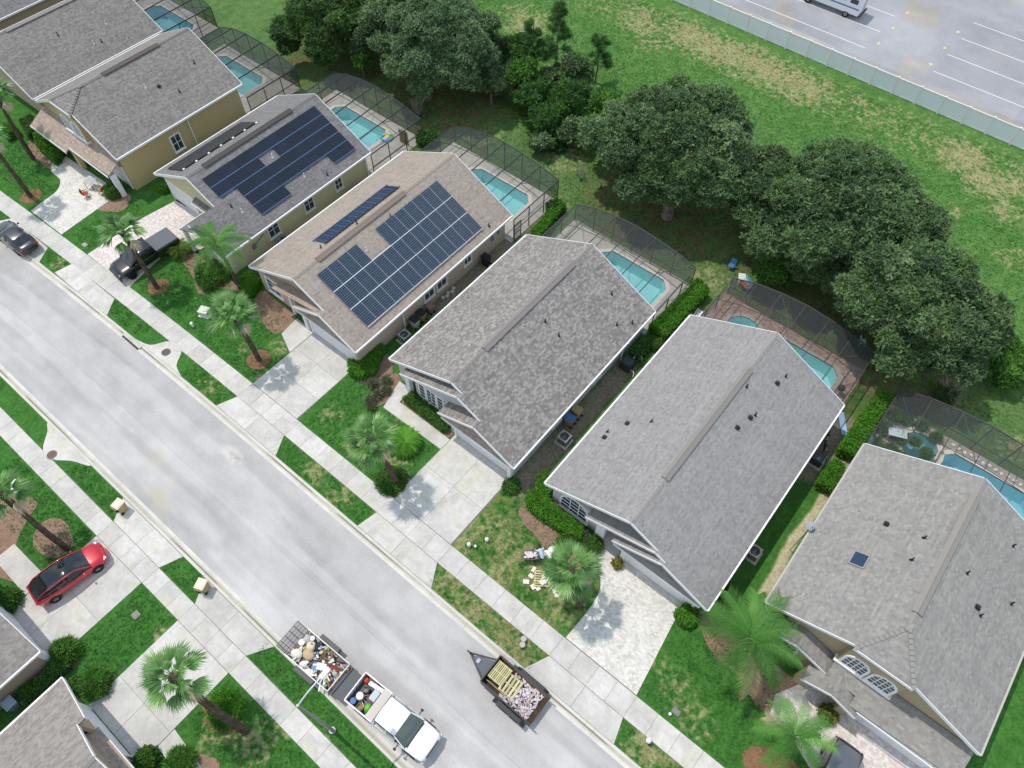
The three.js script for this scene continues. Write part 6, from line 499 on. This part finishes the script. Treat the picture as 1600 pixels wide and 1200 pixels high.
// breakfast table and chairs on the cream pavers
{ const B = 'table and chairs on the drive'; const t = thing('folding_table', 'small grey topped table on the cream paver drive', 'table', [-62.33,-15.84], .4, B); part(t, 'tabletop', at(rbox(.85, .04, .85, .015), 0, .7, 0), M(0xa9aeb2)); for (const x of [-.36, .36]) for (const z of [-.36, .36]) part(t, 'leg', bar([x, .03, z], [x, .7, z], .035), darkMetal);
  const ch = (label, p, turn, c) => { const k = thing('folding_chair', label, 'chair', p, turn, B), m = M(c, { roughness: .8 }); part(k, 'seat', at(rbox(.5, .05, .46, .02), 0, .42, 0), m); part(k, 'backrest', at(rbox(.5, .42, .05, .02), 0, .5, -.24, 0, -.2), m); for (const x of [-.24, .24]) { part(k, 'leg', bar([x, .03, .26], [x, .62, -.2], .03), darkMetal); part(k, 'leg', bar([x, .03, -.3], [x, .44, .2], .03), darkMetal); part(k, 'armrest', bar([x, .62, -.22], [x, .62, .2], .04), darkMetal); } }; ch('red folding chair left of the small drive table', [-61.56,-14.74], 2.6, 0xb5482e); ch('yellow folding chair right of the small drive table', [-60.85,-15.86], -1.2, 0xc08a3e); }
// gardens
function bike(label, p, turn, c) { const t = thing('bicycle', label, 'bicycle', p, turn, 'bicycles by the side walls'); t.rotation.order = 'YXZ'; t.rotation.z = .18; const fm = M(c, { roughness: .4, metalness: .4 }); for (const z of [-.52, .52]) { const w = part(t, 'wheel', mg([new THREE.TorusGeometry(.33, .025, 6, 20), ...[0, 1, 2].map(k => at(new THREE.BoxGeometry(.64, .008, .008), 0, 0, 0).rotateZ(k * 1.05))]), rubber); w.position.set(0, .35, z); w.rotation.y = Math.PI / 2; } part(t, 'frame', mg([bar([0, .35, -.52], [0, .75, -.2], .035), bar([0, .75, -.2], [0, .38, 0], .04), bar([0, .38, 0], [0, .75, .38], .045), bar([0, .72, -.2], [0, .76, .38], .04), bar([0, .8, .36], [0, .35, .52], .035), bar([0, .35, -.52], [0, .38, 0], .03)]), fm); part(t, 'saddle', at(rbox(.14, .06, .26, .025), 0, .86, -.24), black); part(t, 'handlebar', mg([bar([-.28, .98, .34], [.28, .98, .34], .03), bar([0, .76, .38], [0, .98, .34], .03)]), black); }
bike('white bicycle beside the mottled roof house', [-12.75, -31.1], .2, 0xd4d6d6); bike('teal bicycle leaning by the mottled roof house', [-12.3, -31.5], .6, 0x4f8f86); bike('pale bicycle beside the plain grey house', [2, -34], .2, 0xb9c4c8); bike('grey bicycle lying nearer the plain grey house corner', [2.3, -33.2], .5, 0x8f979b);
{ const t = thing('pool_heater', 'dark square pool heater by the mottled roof house', 'pool heater', [-13, -30.4]); part(t, 'case', mg([at(rbox(.9, .85, .9, .05), 0, .05, 0), ...[0, 1, 2, 3, 4].map(k => at(bx(-.47, .47, .2 + k * .14, .22 + k * .14, -.47, .47), 0, 0, 0))]), M(0x31363a)); part(t, 'fan_guard', mg([.12, .22, .32].map(r => at(new THREE.TorusGeometry(r, .015, 5, 20), 0, .92, 0, 0, Math.PI / 2))), M(0x5a7a68)); part(t, 'pipe', tube([[.45, .3, .2], [.8, .35, .3], [.9, .1, .5]], .035, 6), offwhite); }
{ const t = thing('lounge_chair', 'white and aqua garden lounger under the trees', 'lounge chair', [-10.48,-43.75], .5, 'plastic garden chairs'); const w = M(0xcfe3e4); for (let i = 0; i < 6; i++) part(t, 'slat', at(rbox(.55, .03, .16, .01), 0, .35 + (i > 3 ? (i - 3) * .18 : 0), -.5 + i * .2, 0, i > 3 ? -.9 : 0), i % 2 ? white : w); for (const x of [-.28, .28]) { part(t, 'side_rail', bar([x, .3, -.6], [x, .34, .5], .05), w); for (const z of [-.5, .4]) part(t, 'leg', bar([x, 0, z], [x, .32, z], .05), w); } }
{ const t = thing('swing_seat', 'aqua and red plastic play seat beside cage corner', 'play seat', [-9.93,-43.3], -.4, 'plastic garden chairs'); part(t, 'seat', mg([at(rbox(.9, .12, .5, .05), 0, .4, 0), at(rbox(.9, .5, .08, .04), 0, .45, -.26, 0, -.2)]), M(0x8fc6cc)); part(t, 'canopy', at(rbox(.9, .03, .4, .01), 0, .55, .2), M(0xa8433f)); for (const x of [-.5, .5]) part(t, 'leg', mg([bar([x, 0, .3], [x, .7, -.1], .05), bar([x, 0, -.4], [x, .7, -.1], .05)]), M(0xc9d2d4)); }
for (const [i, q] of [[-11.91,-44.42], [-6.28,-47.94], [0.13,-44.04], [2.58,-44.53], [-.18,-46.52]].entries()) { const t = thing('garden_chair', ['small blue chair left of the lounger', 'grey blue chair deep under the oak', 'white round topped chair near the cage corner', 'pale chair on shaded grass below right oak', 'white chair half hidden under the right oak'][i], 'chair', q, i, 'plastic garden chairs'); const m = M([0x3f6aa0, 0x7f93a8, 0xb9c6d2, 0x9aa6b5, 0xc9cdd0][i]); part(t, 'seat', at(rbox(.5, .05, .46, .02), 0, .38, 0), m); part(t, 'backrest', at(rbox(.5, .5, .05, .02), 0, .42, -.24, 0, -.15), m); for (const x of [-.22, .22]) for (const z of [-.2, .2]) part(t, 'leg', bar([x, 0, z], [x, .38, z], .05), m); }
{ const b = thing('wheelbarrow', 'grey empty wheelbarrow behind the bright cage hedge', 'wheelbarrow', [-12.08,-37.41], 1); part(b, 'tray', loft([{ z: -.5, pts: [[0, .34], [.2, .34], [.32, .62], [.3, .62], [0, .38]] }, { z: .1, pts: [[0, .32], [.26, .32], [.4, .64], [.38, .64], [0, .36]] }, { z: .6, pts: [[0, .44], [.18, .44], [.3, .7], [.28, .7], [0, .48]] }]), M(0xb9bdbf, { roughness: .4, metalness: .3 })); for (const s of [-1, 1]) { part(b, 'handle', tube([[s * .14, .3, .75], [s * .2, .34, -.1], [s * .28, .62, -1]], .022, 6), darkMetal); part(b, 'leg', tube([[s * .2, .34, -.3], [s * .24, .02, -.36]], .02, 5), darkMetal); } const w = part(b, 'wheel', new THREE.TorusGeometry(.16, .05, 8, 16), rubber); w.position.set(0, .21, .85); w.rotation.y = Math.PI / 2; }
{ const t = thing('plank_stack', 'long white planks on the ground beside brown patio cage', 'planks', [-11.45, -37.6], .05); for (let i = 0; i < 3; i++) part(t, 'plank', at(rbox(.16, .1, 2.6, .02), -.2 + i * .2, .03 + (i === 1 ? .02 : 0), rr(-.1, .1)), white); for (const z of [-1, 1]) part(t, 'batten', at(rbox(.7, .03, .08, .01), 0, 0, z), conc3); }
{ const t = thing('satellite_dish', 'small grey satellite dish at skylight house left eave', 'satellite dish', [3.75, -25.1], -.6); part(t, 'mast', cyl(.03, .03, 4.35, 8), greyMetal); const d = part(t, 'dish', new THREE.SphereGeometry(.55, 18, 6, 0, 6.283, 0, .55), M(0x8f969c)); d.position.set(0, 4.05, 0); d.rotation.x = .5; part(t, 'arm', bar([0, 4.3, 0], [.25, 4.75, .3], .03), darkMetal); }
{ const t = thing('pool_float', 'colourful inflatable ring floating in the round spa', 'pool float', [-46.3, -37.9, -.05]); const cs = [0x2f7fd0, 0x3fae58, 0xe0c64a, 0x35b3c0]; for (let i = 0; i < 4; i++) { const g = new THREE.TorusGeometry(.55, .16, 8, 10, Math.PI / 2); g.rotateX(Math.PI / 2); g.rotateY(i * Math.PI / 2); part(t, 'ring_section', at(g, 0, .08, 0), plast(cs[i])); } }
{ const t = thing('screen_gate', 'tan wooden garden gate between cage and beige house', 'gate', [-44.4, -38.4], .1); for (let i = 0; i < 6; i++) part(t, 'board', at(rbox(.16, 1.5, .03, .008), -.45 + i * .18, .05, 0), M(0x8f7f60)); part(t, 'gate_rail', mg([bar([-.55, .4, .03], [.55, .4, .03], .06), bar([-.55, 1.3, .03], [.55, 1.3, .03], .06)]), M(0x7d6d50)); }
for (const [i, [x, z]] of [[-43.2, -30.2], [-43.25, -31.3], [-42.9, -30.8]].entries()) { const t = thing('planter', ['round tan planter beside the pale yellow wall', 'planter with bare stems beside the pale yellow wall', 'small dark planter beside the pale yellow wall'][i], 'planter', [x, z], 0, 'planters beside the pale yellow house'); part(t, 'pot', mg([cyl(.22, .3, .42, 14), at(new THREE.TorusGeometry(.3, .03, 5, 14), 0, .42, 0, 0, Math.PI / 2)]), M([0xb3a78a, 0x9a9078, 0x5f625f][i])); part(t, 'soil', at(cyl(.27, .27, .02, 12), 0, .38, 0), M(0x3f352b)); if (i < 2) { const g = []; for (let k = 0; k < 6; k++) g.push(limb([0, .4, 0], [rr(-.25, .25), rr(.8, 1.1), rr(-.25, .25)], .02, .008, .1)); part(t, 'stems', mg(g), dryTwig); } }
{ const W5 = 'white pots beside the beige house'; for (let i = 0; i < 5; i++) one('garden_pot', mg([cyl(.1, .14, .3, 10), at(new THREE.TorusGeometry(.14, .02, 5, 12), 0, .3, 0, 0, Math.PI / 2)]), M(0xbfb9b2), 'white pot in the row below beige house windows', 'pot', W5, [-28.5 + (i % 2) * .15, -26.4 - i * .32]); }
for (let i = 0; i < 16; i++) one('edging_stone', lump(.16, .1, .12, 1200 + i), M(0xd9d6d0), 'white stone in the row edging the blue pool', 'stone', 'white stones edging the blue pool', [9.2 + i * .44, -39.75 + (i % 3) * .05, .05], i);
{ const t = thing('patio_table', 'pale table with loungers inside the plant filled cage', 'table', [5.6, -37.6, .05], .4); part(t, 'tabletop', at(rbox(1.3, .05, .7, .02), 0, .7, 0), M(0xbfd0d2)); for (const x of [-.55, .55]) for (const z of [-.28, .28]) part(t, 'leg', bar([x, 0, z], [x, .7, z], .04), white); } { const t = thing('patio_lounger', 'blue grey lounger on the deck of plant filled cage', 'lounge chair', [5.1, -35.6, .05], 1.2); const m = M(0x7f97b5); part(t, 'seat', at(rbox(.6, .06, 1.3, .02), 0, .32, 0), m); part(t, 'backrest', at(rbox(.6, .06, .6, .02), 0, .5, -.85, 0, .7), m); for (const x of [-.26, .26]) for (const z of [-.6, .6]) part(t, 'leg', bar([x, 0, z], [x, .32, z], .04), white); }
{ const t = thing('paddle_board', 'pale blue board leaning beside the brown patio cage', 'paddle board', [2.2, -36.3, .05], .6); part(t, 'board', at(rbox(.45, .07, 2, .035), 0, .03, 0), M(0x9db8d6)); part(t, 'fin', at(rbox(.02, .12, .14, .005), 0, .1, -.8), white); }
{ const t = thing('deck_grill', 'small dark grill on the corner of brown patio', 'grill', [.75, -38.6, .05]); part(t, 'bowl', at(new THREE.SphereGeometry(.28, 14, 8), 0, .7, 0), black); for (let i = 0; i < 3; i++) part(t, 'leg', bar([.25 * Math.cos(i * 2.1), 0, .25 * Math.sin(i * 2.1)], [.1 * Math.cos(i * 2.1), .55, .1 * Math.sin(i * 2.1)], .025), darkMetal); }
{ const t = thing('side_gate', 'dark framed screen gate at the back of beige house', 'gate', [-28.1, -35.6], Math.PI / 2); part(t, 'gate_frame', mg([bar([-.45, .05, 0], [-.45, 1.9, 0], .05), bar([.45, .05, 0], [.45, 1.9, 0], .05), bar([-.45, 1.9, 0], [.45, 1.9, 0], .05), bar([-.45, .9, 0], [.45, .9, 0], .05), bar([-.45, .05, 0], [.45, .05, 0], .05)]), darkMetal); part(t, 'gate_screen', quad([-.45, .05, 0], [.45, .05, 0], [.45, 1.9, 0], [-.45, 1.9, 0]), screenD); }

scene.traverse(o => { if (o.isMesh) { o.castShadow = true; o.receiveShadow = true; } });
renderer.render(scene, camera);
